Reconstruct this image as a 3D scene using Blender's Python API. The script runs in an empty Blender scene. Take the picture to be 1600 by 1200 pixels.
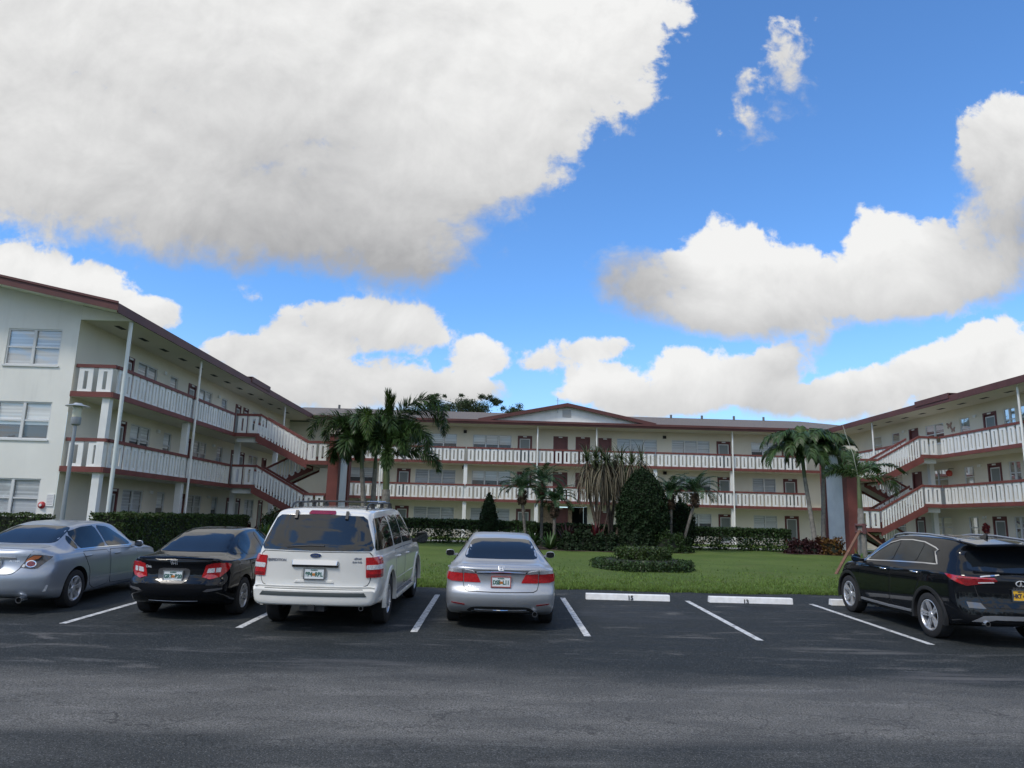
import bpy, bmesh, math, random
import numpy as np
from mathutils import Vector, Matrix
from mathutils.bvhtree import BVHTree
from mathutils.geometry import delaunay_2d_cdt
SC = bpy.context.scene
COL = SC.collection
PI = math.pi
rnd = random.Random(11)

# ------------------------------------------------------------------ scene tree
def tag(o, label=None, cat=None, group=None, kind=None):
    if label: o['label'] = label
    if cat: o['category'] = cat
    if group: o['group'] = group
    if kind: o['kind'] = kind
    return o

def empty(name, loc, rz=0.0, label=None, cat=None, group=None, pitch=0.0):
    o = bpy.data.objects.new(name, None)
    COL.objects.link(o)
    o.location = loc
    o.rotation_euler = (pitch, 0, rz)
    o.empty_display_size = .3
    return tag(o, label, cat, group)

def link(name, me, parent=None):
    o = bpy.data.objects.new(name, me)
    COL.objects.link(o)
    if parent is not None: o.parent = parent
    return o

class MB:
    """collects boxes, tubes, leaves ... and links them as one mesh object"""
    def __init__(s, T=None):
        s.v = []; s.f = []; s.m = []; s.T = T; s.mi = 0
    def add(s, vs, fs):
        b = len(s.v)
        if s.T: vs = [s.T(*p) for p in vs]
        s.v += [tuple(p) for p in vs]
        s.f += [tuple(i + b for i in f) for f in fs]
        s.m += [s.mi] * len(fs)
    def box(s, x0, x1, y0, y1, z0, z1):
        s.hexa([(x0,y0,z0),(x1,y0,z0),(x1,y1,z0),(x0,y1,z0),(x0,y0,z1),(x1,y0,z1),(x1,y1,z1),(x0,y1,z1)])
    def hexa(s, p):
        s.add(p, [(0,3,2,1),(4,5,6,7),(0,1,5,4),(1,2,6,5),(2,3,7,6),(3,0,4,7)])
    def quad(s, *p):
        s.add(p, [tuple(range(len(p)))])
    def bar(s, a, b, w, h=None, up=(0,0,1)):
        a = Vector(a); b = Vector(b); h = h or w
        d = (b - a).normalized(); u = Vector(up)
        if abs(d.dot(u)) > .99: u = Vector((1,0,0))
        r = d.cross(u).normalized(); u = r.cross(d)
        r *= w/2; u *= h/2
        s.hexa([a-r-u, a+r-u, b+r-u, b-r-u, a-r+u, a+r+u, b+r+u, b-r+u])
    def tube(s, pts, rad, n=8, cap=True):
        pts = [Vector(p) for p in pts]
        if not hasattr(rad, '__len__'): rad = [rad]*len(pts)
        vs = []; fs = []
        ref = Vector((0,0,1))
        for i, p in enumerate(pts):
            d = (pts[min(i+1, len(pts)-1)] - pts[max(i-1, 0)]).normalized()
            r0 = ref if abs(d.dot(ref)) < .9 else Vector((0,1,0))
            x = d.cross(r0).normalized(); y = d.cross(x)
            for k in range(n):
                a = 2*PI*k/n
                vs.append(p + (x*math.cos(a) + y*math.sin(a))*rad[i])
        for i in range(len(pts)-1):
            for k in range(n):
                k2 = (k+1) % n
                fs.append((i*n+k, i*n+k2, (i+1)*n+k2, (i+1)*n+k))
        if cap:
            fs.append(tuple(reversed(range(n)))); fs.append(tuple((len(pts)-1)*n+k for k in range(n)))
        s.add(vs, fs)
    def lathe(s, prof, c=(0,0,0), n=24, axis='z', a0=0, a1=2*PI):
        full = abs(a1-a0-2*PI) < 1e-6
        m = n if full else n+1
        vs = []; fs = []
        for (r, z) in prof:
            for k in range(m):
                a = a0+(a1-a0)*k/n
                if axis == 'z': p = (c[0]+r*math.cos(a), c[1]+r*math.sin(a), c[2]+z)
                elif axis == 'x': p = (c[0]+z, c[1]+r*math.cos(a), c[2]+r*math.sin(a))
                else: p = (c[0]+r*math.cos(a), c[1]+z, c[2]+r*math.sin(a))
                vs.append(p)
        for i in range(len(prof)-1):
            for k in range(n):
                k2 = (k+1) % m
                fs.append((i*m+k, i*m+k2, (i+1)*m+k2, (i+1)*m+k))
        s.add(vs, fs)
    def disc(s, c, r, axis='y', n=20):
        vs = []
        for k in range(n):
            a = 2*PI*k/n
            vs.append({'z': (c[0]+r*math.cos(a), c[1]+r*math.sin(a), c[2]), 'y': (c[0]+r*math.cos(a), c[1], c[2]+r*math.sin(a)),
                       'x': (c[0], c[1]+r*math.cos(a), c[2]+r*math.sin(a))}[axis])
        s.add(vs, [tuple(range(n))])
    def prism(s, poly, a0, a1, axis='y'):
        """2D outline pushed along an axis"""
        n = len(poly)
        def P(q, a):
            return {'y': (q[0], a, q[1]), 'x': (a, q[0], q[1]), 'z': (q[0], q[1], a)}[axis]
        vs = [P(q, a0) for q in poly] + [P(q, a1) for q in poly]
        fs = [tuple(range(n)), tuple(reversed(range(n, 2*n)))] + [(i, (i+1) % n, n+(i+1) % n, n+i) for i in range(n)]
        s.add(vs, fs)
    def build(s, name, mats, parent=None, rel=(0,0,0), smooth=False, fix=True, bevel=0):
        me = bpy.data.meshes.new(name)
        rel = Vector(rel)
        me.from_pydata([Vector(p)-rel for p in s.v], [], s.f)
        if not isinstance(mats, (list, tuple)): mats = [mats]
        for m in mats: me.materials.append(m)
        if len(mats) > 1: me.polygons.foreach_set('material_index', s.m)
        if fix:
            bm = bmesh.new(); bm.from_mesh(me)
            bmesh.ops.recalc_face_normals(bm, faces=bm.faces)
            bm.to_mesh(me); bm.free()
        if smooth is True:
            me.polygons.foreach_set('use_smooth', [True]*len(me.polygons))
        elif smooth:
            me.polygons.foreach_set('use_smooth', [True]*len(me.polygons))
            me.set_sharp_from_angle(angle=math.radians(smooth))
        me.update()
        o = link(name, me, parent)
        if bevel:
            b = o.modifiers.new('b', 'BEVEL'); b.width = bevel; b.segments = 2; b.limit_method = 'ANGLE'
        return o

def mesh_np(name, V, F, mats, parent=None, midx=None, smooth=False):
    """fast mesh from numpy arrays, F is n x 3 or n x 4"""
    me = bpy.data.meshes.new(name)
    n, k = F.shape
    me.vertices.add(len(V)); me.vertices.foreach_set('co', np.asarray(V, np.float32).ravel())
    me.loops.add(n*k); me.loops.foreach_set('vertex_index', np.asarray(F, np.int32).ravel())
    me.polygons.add(n)
    me.polygons.foreach_set('loop_start', np.arange(0, n*k, k, dtype=np.int32))
    me.polygons.foreach_set('loop_total', np.full(n, k, np.int32))
    if not isinstance(mats, (list, tuple)): mats = [mats]
    for m in mats: me.materials.append(m)
    if midx is not None: me.polygons.foreach_set('material_index', np.asarray(midx, np.int32))
    if smooth: me.polygons.foreach_set('use_smooth', np.ones(n, bool))
    me.update(calc_edges=True); me.validate()
    return link(name, me, parent)

# ------------------------------------------------------------------ node helpers
class NT:
    def __init__(s, tree): s.t = tree
    def n(s, typ, **kw):
        nd = s.t.nodes.new(typ)
        for k, v in kw.items(): setattr(nd, k, v)
        return nd
    def put(s, sock, v):
        if hasattr(v, 'is_output') or hasattr(v, 'links'): s.t.links.new(v, sock)
        else: sock.default_value = v
    def m(s, op, a, b=None, c=None, clamp=False):
        nd = s.n('ShaderNodeMath', operation=op, use_clamp=clamp)
        for i, q in enumerate((a, b, c)):
            if q is not None: s.put(nd.inputs[i], q)
        return nd.outputs[0]
    def mr(s, v, a, b, c=0.0, d=1.0, smooth=True):
        nd = s.n('ShaderNodeMapRange', interpolation_type='SMOOTHSTEP' if smooth else 'LINEAR')
        for i, q in enumerate((v, a, b, c, d)): s.put(nd.inputs[i], q)
        return nd.outputs[0]
    def mix(s, f, a, b, blend='MIX'):
        nd = s.n('ShaderNodeMix', data_type='RGBA', blend_type=blend)
        s.put(nd.inputs[0], f)
        for i, q in ((6, a), (7, b)):
            s.put(nd.inputs[i], q if hasattr(q, 'links') else (*q[:3], 1))
        return nd.outputs[2]
    def noise(s, vec, scale, detail=4, rough=.55, dist=0.0):
        nd = s.n('ShaderNodeTexNoise')
        if vec is not None: s.put(nd.inputs['Vector'], vec)
        nd.inputs['Scale'].default_value = scale; nd.inputs['Detail'].default_value = detail
        nd.inputs['Roughness'].default_value = rough; nd.inputs['Distortion'].default_value = dist
        return nd.outputs[0]
    def dot(s, v, c):
        nd = s.n('ShaderNodeVectorMath', operation='DOT_PRODUCT')
        s.put(nd.inputs[0], v); nd.inputs[1].default_value = c
        return nd.outputs['Value']

MATS = {}
def mat(name, col, rough=.6, metal=0.0, coat=0.0, spec=.5, var=None, bump=None, island=0.0, trans=0.0, emit=None, vec='Object'):
    """procedural principled material; var=(scale, amount[, detail]), bump=(scale, strength)"""
    if name in MATS: return MATS[name]
    M = bpy.data.materials.new(name); M.use_nodes = True
    t = NT(M.node_tree); b = M.node_tree.nodes['Principled BSDF']
    b.inputs['Roughness'].default_value = rough; b.inputs['Metallic'].default_value = metal
    b.inputs['Coat Weight'].default_value = coat; b.inputs['Coat Roughness'].default_value = .03
    b.inputs['Specular IOR Level'].default_value = spec
    c = (*col[:3], 1.0)
    b.inputs['Base Color'].default_value = c
    tc = t.n('ShaderNodeTexCoord').outputs[vec]
    sock = None
    if var:
        nz = t.noise(tc, var[0], var[2] if len(var) > 2 else 5)
        f = t.mr(nz, .3, .7, 0, 1)
        lo = [x*(1-var[1]) for x in col[:3]]; hi = [min(1, x*(1+var[1])) for x in col[:3]]
        sock = t.mix(f, lo, hi)
    if island:
        ri = t.n('ShaderNodeNewGeometry').outputs['Random Per Island']
        fac = t.mr(ri, 0, 1, 1-island, 1+island, False)
        hs = t.n('ShaderNodeHueSaturation')
        t.put(hs.inputs['Color'], sock if sock else c)
        t.put(hs.inputs['Value'], fac)
        t.put(hs.inputs['Hue'], t.mr(ri, 0, 1, .5-.03*island, .5+.03*island, False))
        sock = hs.outputs[0]
    if sock: t.put(b.inputs['Base Color'], sock)
    if bump:
        bp = t.n('ShaderNodeBump'); bp.inputs['Strength'].default_value = bump[1]; bp.inputs['Distance'].default_value = .02
        t.put(bp.inputs['Height'], t.noise(tc, bump[0], 6)); t.put(b.inputs['Normal'], bp.outputs[0])
    if trans:
        out = M.node_tree.nodes['Material Output']
        tr = t.n('ShaderNodeBsdfTranslucent'); ms = t.n('ShaderNodeMixShader')
        t.put(tr.inputs['Color'], sock if sock else c)
        ms.inputs[0].default_value = trans
        t.put(ms.inputs[1], b.outputs[0]); t.put(ms.inputs[2], tr.outputs[0])
        M.node_tree.links.new(ms.outputs[0], out.inputs['Surface'])
    if emit:
        b.inputs['Emission Color'].default_value = (*emit[:3], 1); b.inputs['Emission Strength'].default_value = emit[3]
    MATS[name] = M
    return M

def glass_mat(name, tint, refl=1.0, rough=.02):
    """thin window glass: reflects by angle, lets the rest through tinted"""
    if name in MATS: return MATS[name]
    M = bpy.data.materials.new(name); M.use_nodes = True
    t = NT(M.node_tree); nt = M.node_tree
    nt.nodes.remove(nt.nodes['Principled BSDF'])
    out = nt.nodes['Material Output']
    tr = t.n('ShaderNodeBsdfTransparent'); tr.inputs[0].default_value = (*tint, 1)
    gl = t.n('ShaderNodeBsdfAnisotropic') if False else t.n('ShaderNodeBsdfGlossy'); gl.inputs['Roughness'].default_value = rough
    fr = t.n('ShaderNodeFresnel'); fr.inputs[0].default_value = 1.6
    ms = t.n('ShaderNodeMixShader')
    t.put(ms.inputs[0], t.m('MULTIPLY', fr.outputs[0], refl, clamp=True)); t.put(ms.inputs[1], tr.outputs[0]); t.put(ms.inputs[2], gl.outputs[0])
    nt.links.new(ms.outputs[0], out.inputs['Surface'])
    MATS[name] = M
    return M

# ------------------------------------------------------------------ camera
CF, CPI, CRO, CYA, CH = 1123.32, .18748, -.02656, .01432, 1.76319
def cam_axes():
    cp, sp = math.cos(CPI), math.sin(CPI); cy, sy = math.cos(CYA), math.sin(CYA)
    f = Vector((sy*cp, cy*cp, sp)); rt = Vector((cy, -sy, 0)); dn = -rt.cross(f)
    cr, sr = math.cos(CRO), math.sin(CRO)
    return cr*rt + sr*dn, -sr*rt + cr*dn, f
cr_, cd_, cf_ = cam_axes()
cam = bpy.data.cameras.new('camera'); co = bpy.data.objects.new('camera', cam); COL.objects.link(co)
co.matrix_world = Matrix(((cr_.x, -cd_.x, -cf_.x, 0), (cr_.y, -cd_.y, -cf_.y, 0), (cr_.z, -cd_.z, -cf_.z, CH), (0,0,0,1)))
cam.sensor_width = 36; cam.lens = 36*CF/1600; cam.clip_start = .1; cam.clip_end = 3000
SC.camera = co
def view_dir(px, py):
    return cr_*((px-800)/CF) + cd_*((py-600)/CF) + cf_

# ------------------------------------------------------------------ sky and light
SUN_EL, SUN_AZ = math.radians(50), math.radians(227)   # azimuth clockwise from +Y: behind the camera, to its left
W = bpy.data.worlds.new('World'); SC.world = W; W.use_nodes = True
def make_sky():
    t = NT(W.node_tree)
    bg = W.node_tree.nodes['Background']; bg.inputs[1].default_value = .13
    sky = t.n('ShaderNodeTexSky', sky_type='NISHITA'); sky.sun_disc = False
    sky.sun_elevation = SUN_EL; sky.sun_rotation = SUN_AZ; sky.air_density = 1.0; sky.dust_density = .3; sky.ozone_density = 2.4
    d = t.n('ShaderNodeTexCoord').outputs['Generated']
    sp = t.n('ShaderNodeSeparateXYZ'); t.put(sp.inputs[0], d)
    x, y, z = sp.outputs
    ys = t.m('MAXIMUM', y, .05)
    u = t.m('DIVIDE', x, ys); v = t.m('DIVIDE', z, ys)
    cb = t.n('ShaderNodeCombineXYZ'); t.put(cb.inputs[0], u); t.put(cb.inputs[1], v); cb.inputs[2].default_value = 1.0
    P = cb.outputs[0]
    def uv(px, py):
        q = view_dir(px, py); return np.array([q.x/q.y, q.z/q.y])
    blobs = CLOUDS
    dens = None; num = None; den = None
    for (cx, cy, rx, ry, rot, br, *am) in blobs:
        a = math.radians(rot)
        c = uv(cx, cy)
        A = np.stack([uv(cx+rx*math.cos(a), cy+rx*math.sin(a))-c, uv(cx-ry*math.sin(a), cy+ry*math.cos(a))-c], 1)
        Ai = np.linalg.inv(A)*.62; off = -Ai @ c
        q1 = t.dot(P, (Ai[0,0], Ai[0,1], off[0])); q2 = t.dot(P, (Ai[1,0], Ai[1,1], off[1]))
        r2 = t.m('MULTIPLY_ADD', q2, q2, t.m('MULTIPLY', q1, q1))
        dd = t.m('SUBTRACT', 1.0, r2, clamp=True)
        if am: dd = t.m('MULTIPLY', dd, am[0])
        wg = t.m('MULTIPLY', dd, dd); sh = t.m('MULTIPLY_ADD', q2, -.42, br)
        if dens is None:
            dens = dd; num = t.m('MULTIPLY', wg, sh); den = t.m('ADD', wg, .01)
        else:
            dens = t.m('SMOOTH_MAX', dens, dd, .12); num = t.m('MULTIPLY_ADD', wg, sh, num); den = t.m('ADD', den, wg)
    # one fractal field: gnomonic in front, on a flat cloud deck for the rest of the sky
    zc = t.m('MAXIMUM', z, .07)
    gb = t.n('ShaderNodeCombineXYZ'); t.put(gb.inputs[0], t.m('DIVIDE', x, zc)); t.put(gb.inputs[1], t.m('DIVIDE', y, zc)); gb.inputs[2].default_value = 5.0
    wf = t.mr(y, .1, .32)
    mv = t.n('ShaderNodeMix', data_type='VECTOR'); t.put(mv.inputs[0], wf)
    sv = t.n('ShaderNodeVectorMath', operation='SCALE'); t.put(sv.inputs[0], gb.outputs[0]); sv.inputs['Scale'].default_value = .26
    t.put(mv.inputs[4], sv.outputs[0]); t.put(mv.inputs[5], P)
    Q = mv.outputs[1]
    fb = t.noise(Q, 6.5, 10, .60, .25)
    up = t.n('ShaderNodeVectorMath', operation='ADD'); t.put(up.inputs[0], Q); up.inputs[1].default_value = (-.012, .03, 0)
    fu = t.noise(up.outputs[0], 6.5, 6, .60, .25)
    fine = t.noise(Q, 27, 5, .6, .2)
    dfront = t.m('ADD', t.m('ADD', t.m('SUBTRACT', dens, .69), t.m('MULTIPLY', den, .20)), t.m('ADD', t.m('MULTIPLY_ADD', fb, 1.3, -.65), t.m('MULTIPLY_ADD', fine, .9, -.45)))
    dback = t.m('MULTIPLY_ADD', fb, 4.2, -1.95)
    inv = t.m('SUBTRACT', 1.0, wf)
    dn = t.m('ADD', t.m('MULTIPLY', dfront, wf), t.m('MULTIPLY', dback, inv))
    shade_f = t.m('DIVIDE', num, den)
    shade_b = t.m('MULTIPLY_ADD', fb, -3.6, 2.55)
    sh = t.m('ADD', t.m('MULTIPLY', shade_f, wf), t.m('MULTIPLY', shade_b, inv))
    sh = t.m('ADD', sh, t.m('MULTIPLY', t.m('SUBTRACT', fb, fu), .95))
    alpha = t.mr(dn, t.mr(sh, .15, .7, -.12, .0), t.mr(sh, .15, .75, .62, .22))
    ccol = t.mix(t.mr(sh, .0, 1.0, 0, 1, False), (3.0, 3.02, 3.1), (6.5, 6.5, 6.45))
    ccol = t.mix(t.m('MULTIPLY', inv, .5), ccol, (8.4, 8.35, 8.2))
    blue = t.mix(1.0, sky.outputs[0], SKY_TINT, 'MULTIPLY')
    # thin bright veil low over the horizon
    veil = t.m('MULTIPLY', t.mr(z, .30, .0), .45)
    blue = t.mix(veil, blue, (4.4, 5.3, 6.4))
    fin = t.mix(alpha, blue, ccol)
    t.put(bg.inputs[0], fin)
SKY_TINT = (.82, 1.25, 1.66)
CLOUDS = [
 # px, py, rx, ry, rotation, brightness (, weight)
 (120, 60, 520, 250, 0, .74), (640, 60, 400, 210, 0, .78), (370, 260, 400, 140, 6, .26), (100, 280, 220, 100, 5, .85), (560, 345, 190, 100, 12, .08),
 (770, 190, 190, 140, -25, .9), (930, 60, 170, 90, -30, 1.0), (330, 350, 260, 70, 4, .22), (610, 390, 70, 50, 20, .10), (700, 270, 150, 80, -20, .6),
 (50, 440, 130, 58, 10, .95), (150, 455, 70, 45, 20, .92), (235, 490, 70, 28, 5, .85),
 (500, 520, 115, 58, -8, .64), (620, 510, 110, 42, 8, .78), (745, 555, 52, 40, 0, .9), (400, 552, 110, 34, 0, .6), (560, 600, 170, 48, 0, .66), (700, 610, 90, 30, 0, .55),
 (890, 552, 110, 30, -4, .78, .82), (940, 605, 78, 42, 5, .98), (1085, 595, 75, 50, 0, 1.0), (1180, 590, 90, 38, -12, .62), (1255, 545, 60, 32, -35, .5, .9), (1010, 630, 100, 30, 0, .55),
 (1000, 440, 84, 52, 5, .12), (1150, 425, 95, 82, 0, 1.05), (1255, 440, 80, 64, 0, .85), (1370, 375, 52, 58, 0, 1.05), (1430, 400, 110, 76, 0, .92), (1180, 495, 150, 34, 4, .40),
 (1330, 465, 150, 46, 0, .60), (1570, 250, 82, 92, 0, .62), (1565, 370, 100, 90, 0, .10), (1480, 445, 130, 55, -8, .62), (1640, 200, 90, 90, 0, .8),
 (1560, 545, 100, 52, -10, 1.0), (1470, 580, 100, 52, -20, .86), (1350, 615, 130, 42, -8, .66), (1240, 625, 90, 30, 0, .5), (1600, 600, 120, 60, 0, .9),
 (1225, 66, 70, 56, 5, .58, .68), (1234, 115, 34, 62, 10, .5, .64), (1175, 195, 84, 52, -15, .55, .69), (1165, 128, 44, 56, 10, .45, .61), (1268, 150, 44, 44, 0, .4, .58), (383, 462, 40, 22, 0, .8, .64),
]
make_sky()
W.cycles.sampling_method = 'NONE'
sun = bpy.data.lights.new('sun', 'SUN'); so = bpy.data.objects.new('sun', sun); COL.objects.link(so)
sun.energy = 2.1; sun.angle = math.radians(12); sun.color = (1, .93, .82)
sd = Vector((math.sin(SUN_AZ)*math.cos(SUN_EL), math.cos(SUN_AZ)*math.cos(SUN_EL), math.sin(SUN_EL)))
so.rotation_euler = sd.to_track_quat('Z', 'Y').to_euler(); so.location = sd*200
SC.view_settings.view_transform = 'Standard'; SC.view_settings.look = 'None'; SC.view_settings.exposure = .09; SC.view_settings.gamma = 1

# ------------------------------------------------------------------ ground
def gz(y):
    if y < 19: return .02835*(max(y, 4)-12)
    return min(.198+.009*(y-19), .44)

def asphalt_mat():
    M = bpy.data.materials.new('asphalt'); M.use_nodes = True
    t = NT(M.node_tree); b = M.node_tree.nodes['Principled BSDF']
    tc = t.n('ShaderNodeTexCoord').outputs['Object']
    sp = t.n('ShaderNodeSeparateXYZ'); t.put(sp.inputs[0], tc); X, Y, Z = sp.outputs
    st = t.n('ShaderNodeMapping'); t.put(st.inputs[0], tc); st.inputs['Scale'].default_value = (.33, 1, 1)
    S = st.outputs[0]
    big = t.noise(S, .55, 6, .6, .5)
    mid = t.noise(S, 2.2, 7, .62, .3)
    grain = t.noise(tc, 62, 4, .75)
    s2 = t.n('ShaderNodeMapping'); t.put(s2.inputs[0], tc); s2.inputs['Scale'].default_value = (.14, 1, 1)
    scuff = t.noise(s2.outputs[0], 3.2, 9, .68, .4)
    grit = t.n('ShaderNodeTexVoronoi'); grit.inputs['Scale'].default_value = 75; t.put(grit.inputs['Vector'], tc)
    # sealed newer surface far, old worn greyish lane nearer than about nine metres
    edge = t.m('ADD', Y, t.m('MULTIPLY_ADD', big, 2.4, -1.2))
    old = t.mr(edge, 9.7, 8.3)
    old = t.m('MULTIPLY', old, t.mr(edge, 6.5, 7.3, .30, 1))
    patch = t.m('MULTIPLY', t.mr(mid, .56, .72), t.mr(big, .42, .62))
    base = t.mix(t.mr(mid, .3, .75), (.016, .0200, .0208), (.030, .0345, .0355))
    worn = t.mix(t.mr(mid, .3, .7), (.085, .083, .076), (.135, .131, .120))
    c = t.mix(old, base, worn)
    c = t.mix(t.m('MULTIPLY', patch, .7), c, (.17, .162, .15))
    c = t.mix(t.m('MULTIPLY', t.mr(scuff, .56, .74), .45), c, (.17, .168, .162))
    c = t.mix(t.mr(grain, .33, .68), t.mix(1.0, c, (.36, .36, .36), 'MULTIPLY'), t.mix(1.0, c, (1.75, 1.75, 1.75), 'MULTIPLY'))
    gs = t.n('ShaderNodeSeparateColor'); t.put(gs.inputs[0], grit.outputs['Color'])
    c = t.mix(t.m('MULTIPLY', t.m('MULTIPLY', t.mr(grit.outputs['Distance'], .45, .2), t.mr(gs.outputs[0], .72, .95)), .65), c, (.30, .295, .285))
    # cracks in the old lane
    vw = t.n('ShaderNodeVectorMath', operation='MULTIPLY_ADD'); nn = t.n('ShaderNodeTexNoise'); nn.inputs['Scale'].default_value = 3; nn.inputs['Detail'].default_value = 6; t.put(nn.inputs['Vector'], tc)
    t.put(vw.inputs[0], nn.outputs['Color']); vw.inputs[1].default_value = (.5, .5, 0); t.put(vw.inputs[2], S)
    vo = t.n('ShaderNodeTexVoronoi', feature='DISTANCE_TO_EDGE'); vo.inputs['Scale'].default_value = 1.7; t.put(vo.inputs['Vector'], vw.outputs[0])
    ck = t.m('MULTIPLY', t.mr(vo.outputs['Distance'], .015, .003), t.mr(t.noise(tc, .6, 4), .38, .52))
    ck = t.m('MULTIPLY', ck, t.m('MULTIPLY', t.mr(Y, 9.2, 7.6), t.mr(Y, 5.4, 6.5)))
    c = t.mix(t.m('MULTIPLY', ck, .55), c, (.02, .02, .02))
    # oil drips where engines stand, and dark stain by the third stop
    def spot(px, py, rx, ry, k, col, c):
        dx = t.m('DIVIDE', t.m('SUBTRACT', X, px), rx); dy = t.m('DIVIDE', t.m('SUBTRACT', Y, py), ry)
        r = t.m('ADD', t.m('MULTIPLY', dx, dx), t.m('MULTIPLY', dy, dy))
        r = t.m('ADD', r, t.m('MULTIPLY_ADD', mid, 1.6, -.8))
        return t.mix(t.m('MULTIPLY', t.m('MULTIPLY', t.mr(r, 1.2, .1), t.mr(scuff, .40, .60, .25 if col[0] < .1 else .0, 1)), k*(1 if col[0] < .1 else 1.25)), c, col)
    c = spot(5.55, 15.55, .55, .35, .85, (.012, .011, .010), c)
    c = spot(2.7, 14.3, 1.2, 1.3, .5, (.055, .06, .066), c)
    c = spot(4.9, 15.5, .35, .3, .6, (.15, .14, .13), c)
    c = spot(6.6, 15.2, .7, .25, .5, (.15, .14, .13), c)
    c = spot(5.3, 11.2, 1.3, .25, .5, (.15, .145, .135), c)
    c = spot(6.4, 9.6, 1.7, .35, .5, (.13, .125, .12), c)
    c = spot(-2.2, 9.6, 1.5, .3, .4, (.13, .125, .12), c)
    c = spot(.02, 7.45, .22, .05, .5, (.05, .045, .035), c)
    t.put(b.inputs['Base Color'], c)
    t.put(b.inputs['Roughness'], t.mr(mid, .3, .7, .72, .92)); b.inputs['Specular IOR Level'].default_value = .22
    bp = t.n('ShaderNodeBump'); bp.inputs['Strength'].default_value = .7; bp.inputs['Distance'].default_value = .008
    t.put(bp.inputs['Height'], grain); t.put(b.inputs['Normal'], bp.outputs[0])
    return M
M_ASPH = asphalt_mat()

def grass_mat():
    M = bpy.data.materials.new('lawn_turf'); M.use_nodes = True
    t = NT(M.node_tree); b = M.node_tree.nodes['Principled BSDF']
    tc = t.n('ShaderNodeTexCoord').outputs['Object']
    a = t.noise(tc, .35, 4); f = t.noise(tc, 9, 6, .7); g = t.noise(tc, 60, 3, .7)
    c = t.mix(t.mr(a, .35, .65), (.105, .165, .032), (.150, .215, .048))
    d2 = t.noise(tc, .9, 5, .65)
    c = t.mix(t.m('MULTIPLY', t.mr(d2, .52, .70), .55), c, (.165, .165, .06))
    c = t.mix(t.m('MULTIPLY', t.mr(f, .35, .7), .6), c, (.065, .115, .024))
    c = t.mix(t.m('MULTIPLY', t.mr(g, .5, .75), .55), c, (.19, .245, .07))
    t.put(b.inputs['Base Color'], c); b.inputs['Roughness'].default_value = .8; b.inputs['Specular IOR Level'].default_value = .2
    bp = t.n('ShaderNodeBump'); bp.inputs['Strength'].default_value = 1; bp.inputs['Distance'].default_value = .05
    t.put(bp.inputs['Height'], g); t.put(b.inputs['Normal'], bp.outputs[0])
    return M
M_TURF = grass_mat()

LAWN_EDGE = lambda x: 17.85 + .03*x + .10*math.sin(x*.9) + .06*math.sin(x*2.7+1) + .03*math.sin(x*7.1)
def make_ground():
    mb = MB(); mb.quad((-700,-500,-.7), (700,-500,-.7), (700,1200,-.7), (-700,1200,-.7))
    tag(mb.build('ground', mat('far_ground', (.10,.12,.06), .9, var=(.05,.3))), 'flat ground reaching to the horizon', 'ground', kind='structure')
    mb = MB()
    ys = [-40, 0, 4] + [5+i for i in range(15)] + [19.5]
    for a, b in zip(ys[:-1], ys[1:]):
        mb.quad((-70,a,gz(a)), (80,a,gz(a)), (80,b,gz(b)), (-70,b,gz(b)))
    tag(mb.build('parking_lot', M_ASPH), 'dark grey asphalt parking lot with a worn cracked driving lane', 'parking lot', kind='structure')
    xs = np.arange(-60, 70.1, .25); rows = [0, .04, .12, .6, 1.5, 3, 6, 10, 15, 20, 26, 32, 45, 60]
    V = []; n = len(xs)
    for r in rows:
        for x in xs:
            y = LAWN_EDGE(x)+r
            V.append((x, y, gz(y)+(-.02 if r == 0 else .05 if r > .1 else .035)+ (.012*math.sin(x*3.1+y*2.3) if r > .3 else 0)))
    F = np.array([(j*n+i, j*n+i+1, (j+1)*n+i+1, (j+1)*n+i) for j in range(len(rows)-1) for i in range(n-1)])
    tag(mesh_np('lawn', np.array(V), F, M_TURF, smooth=True), 'mown green lawn between the parking lot and the courtyard building', 'lawn', kind='structure')
    # grass blades along the ragged edge and over the front of the lawn
    rs = np.random.default_rng(3)
    N = 90000
    x = rs.uniform(-16, 16, N); r = rs.exponential(1.6, N); r[:30000] = rs.normal(.02, .06, 30000)
    r = np.minimum(r, 12)
    e = 17.85 + .03*x + .10*np.sin(x*.9) + .06*np.sin(x*2.7+1) + .03*np.sin(x*7.1)
    y = e+r; z = np.where(y < 19, .02835*(y-12), .198+.009*(y-19))+np.where(r < .08, .0, .03)
    h = rs.uniform(.03, .085, N); a = rs.uniform(0, 2*PI, N); w = rs.uniform(.006, .014, N)*(1+r*.15); ln = rs.uniform(-.05, .05, (N, 2))
    V = np.zeros((N, 3, 3)); dx = np.cos(a)*w; dy = np.sin(a)*w
    V[:,0] = np.stack([x-dx, y-dy, z], 1); V[:,1] = np.stack([x+dx, y+dy, z], 1); V[:,2] = np.stack([x+ln[:,0], y+ln[:,1]-.01, z+h], 1)
    tag(mesh_np('grass', V.reshape(-1,3), np.arange(N*3).reshape(-1,3), mat('grass_blade', (.14,.21,.044), .6, island=.45, trans=.25, spec=.25)),
        'short green grass blades along the lawn edge', 'grass', kind='stuff')
make_ground()

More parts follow.
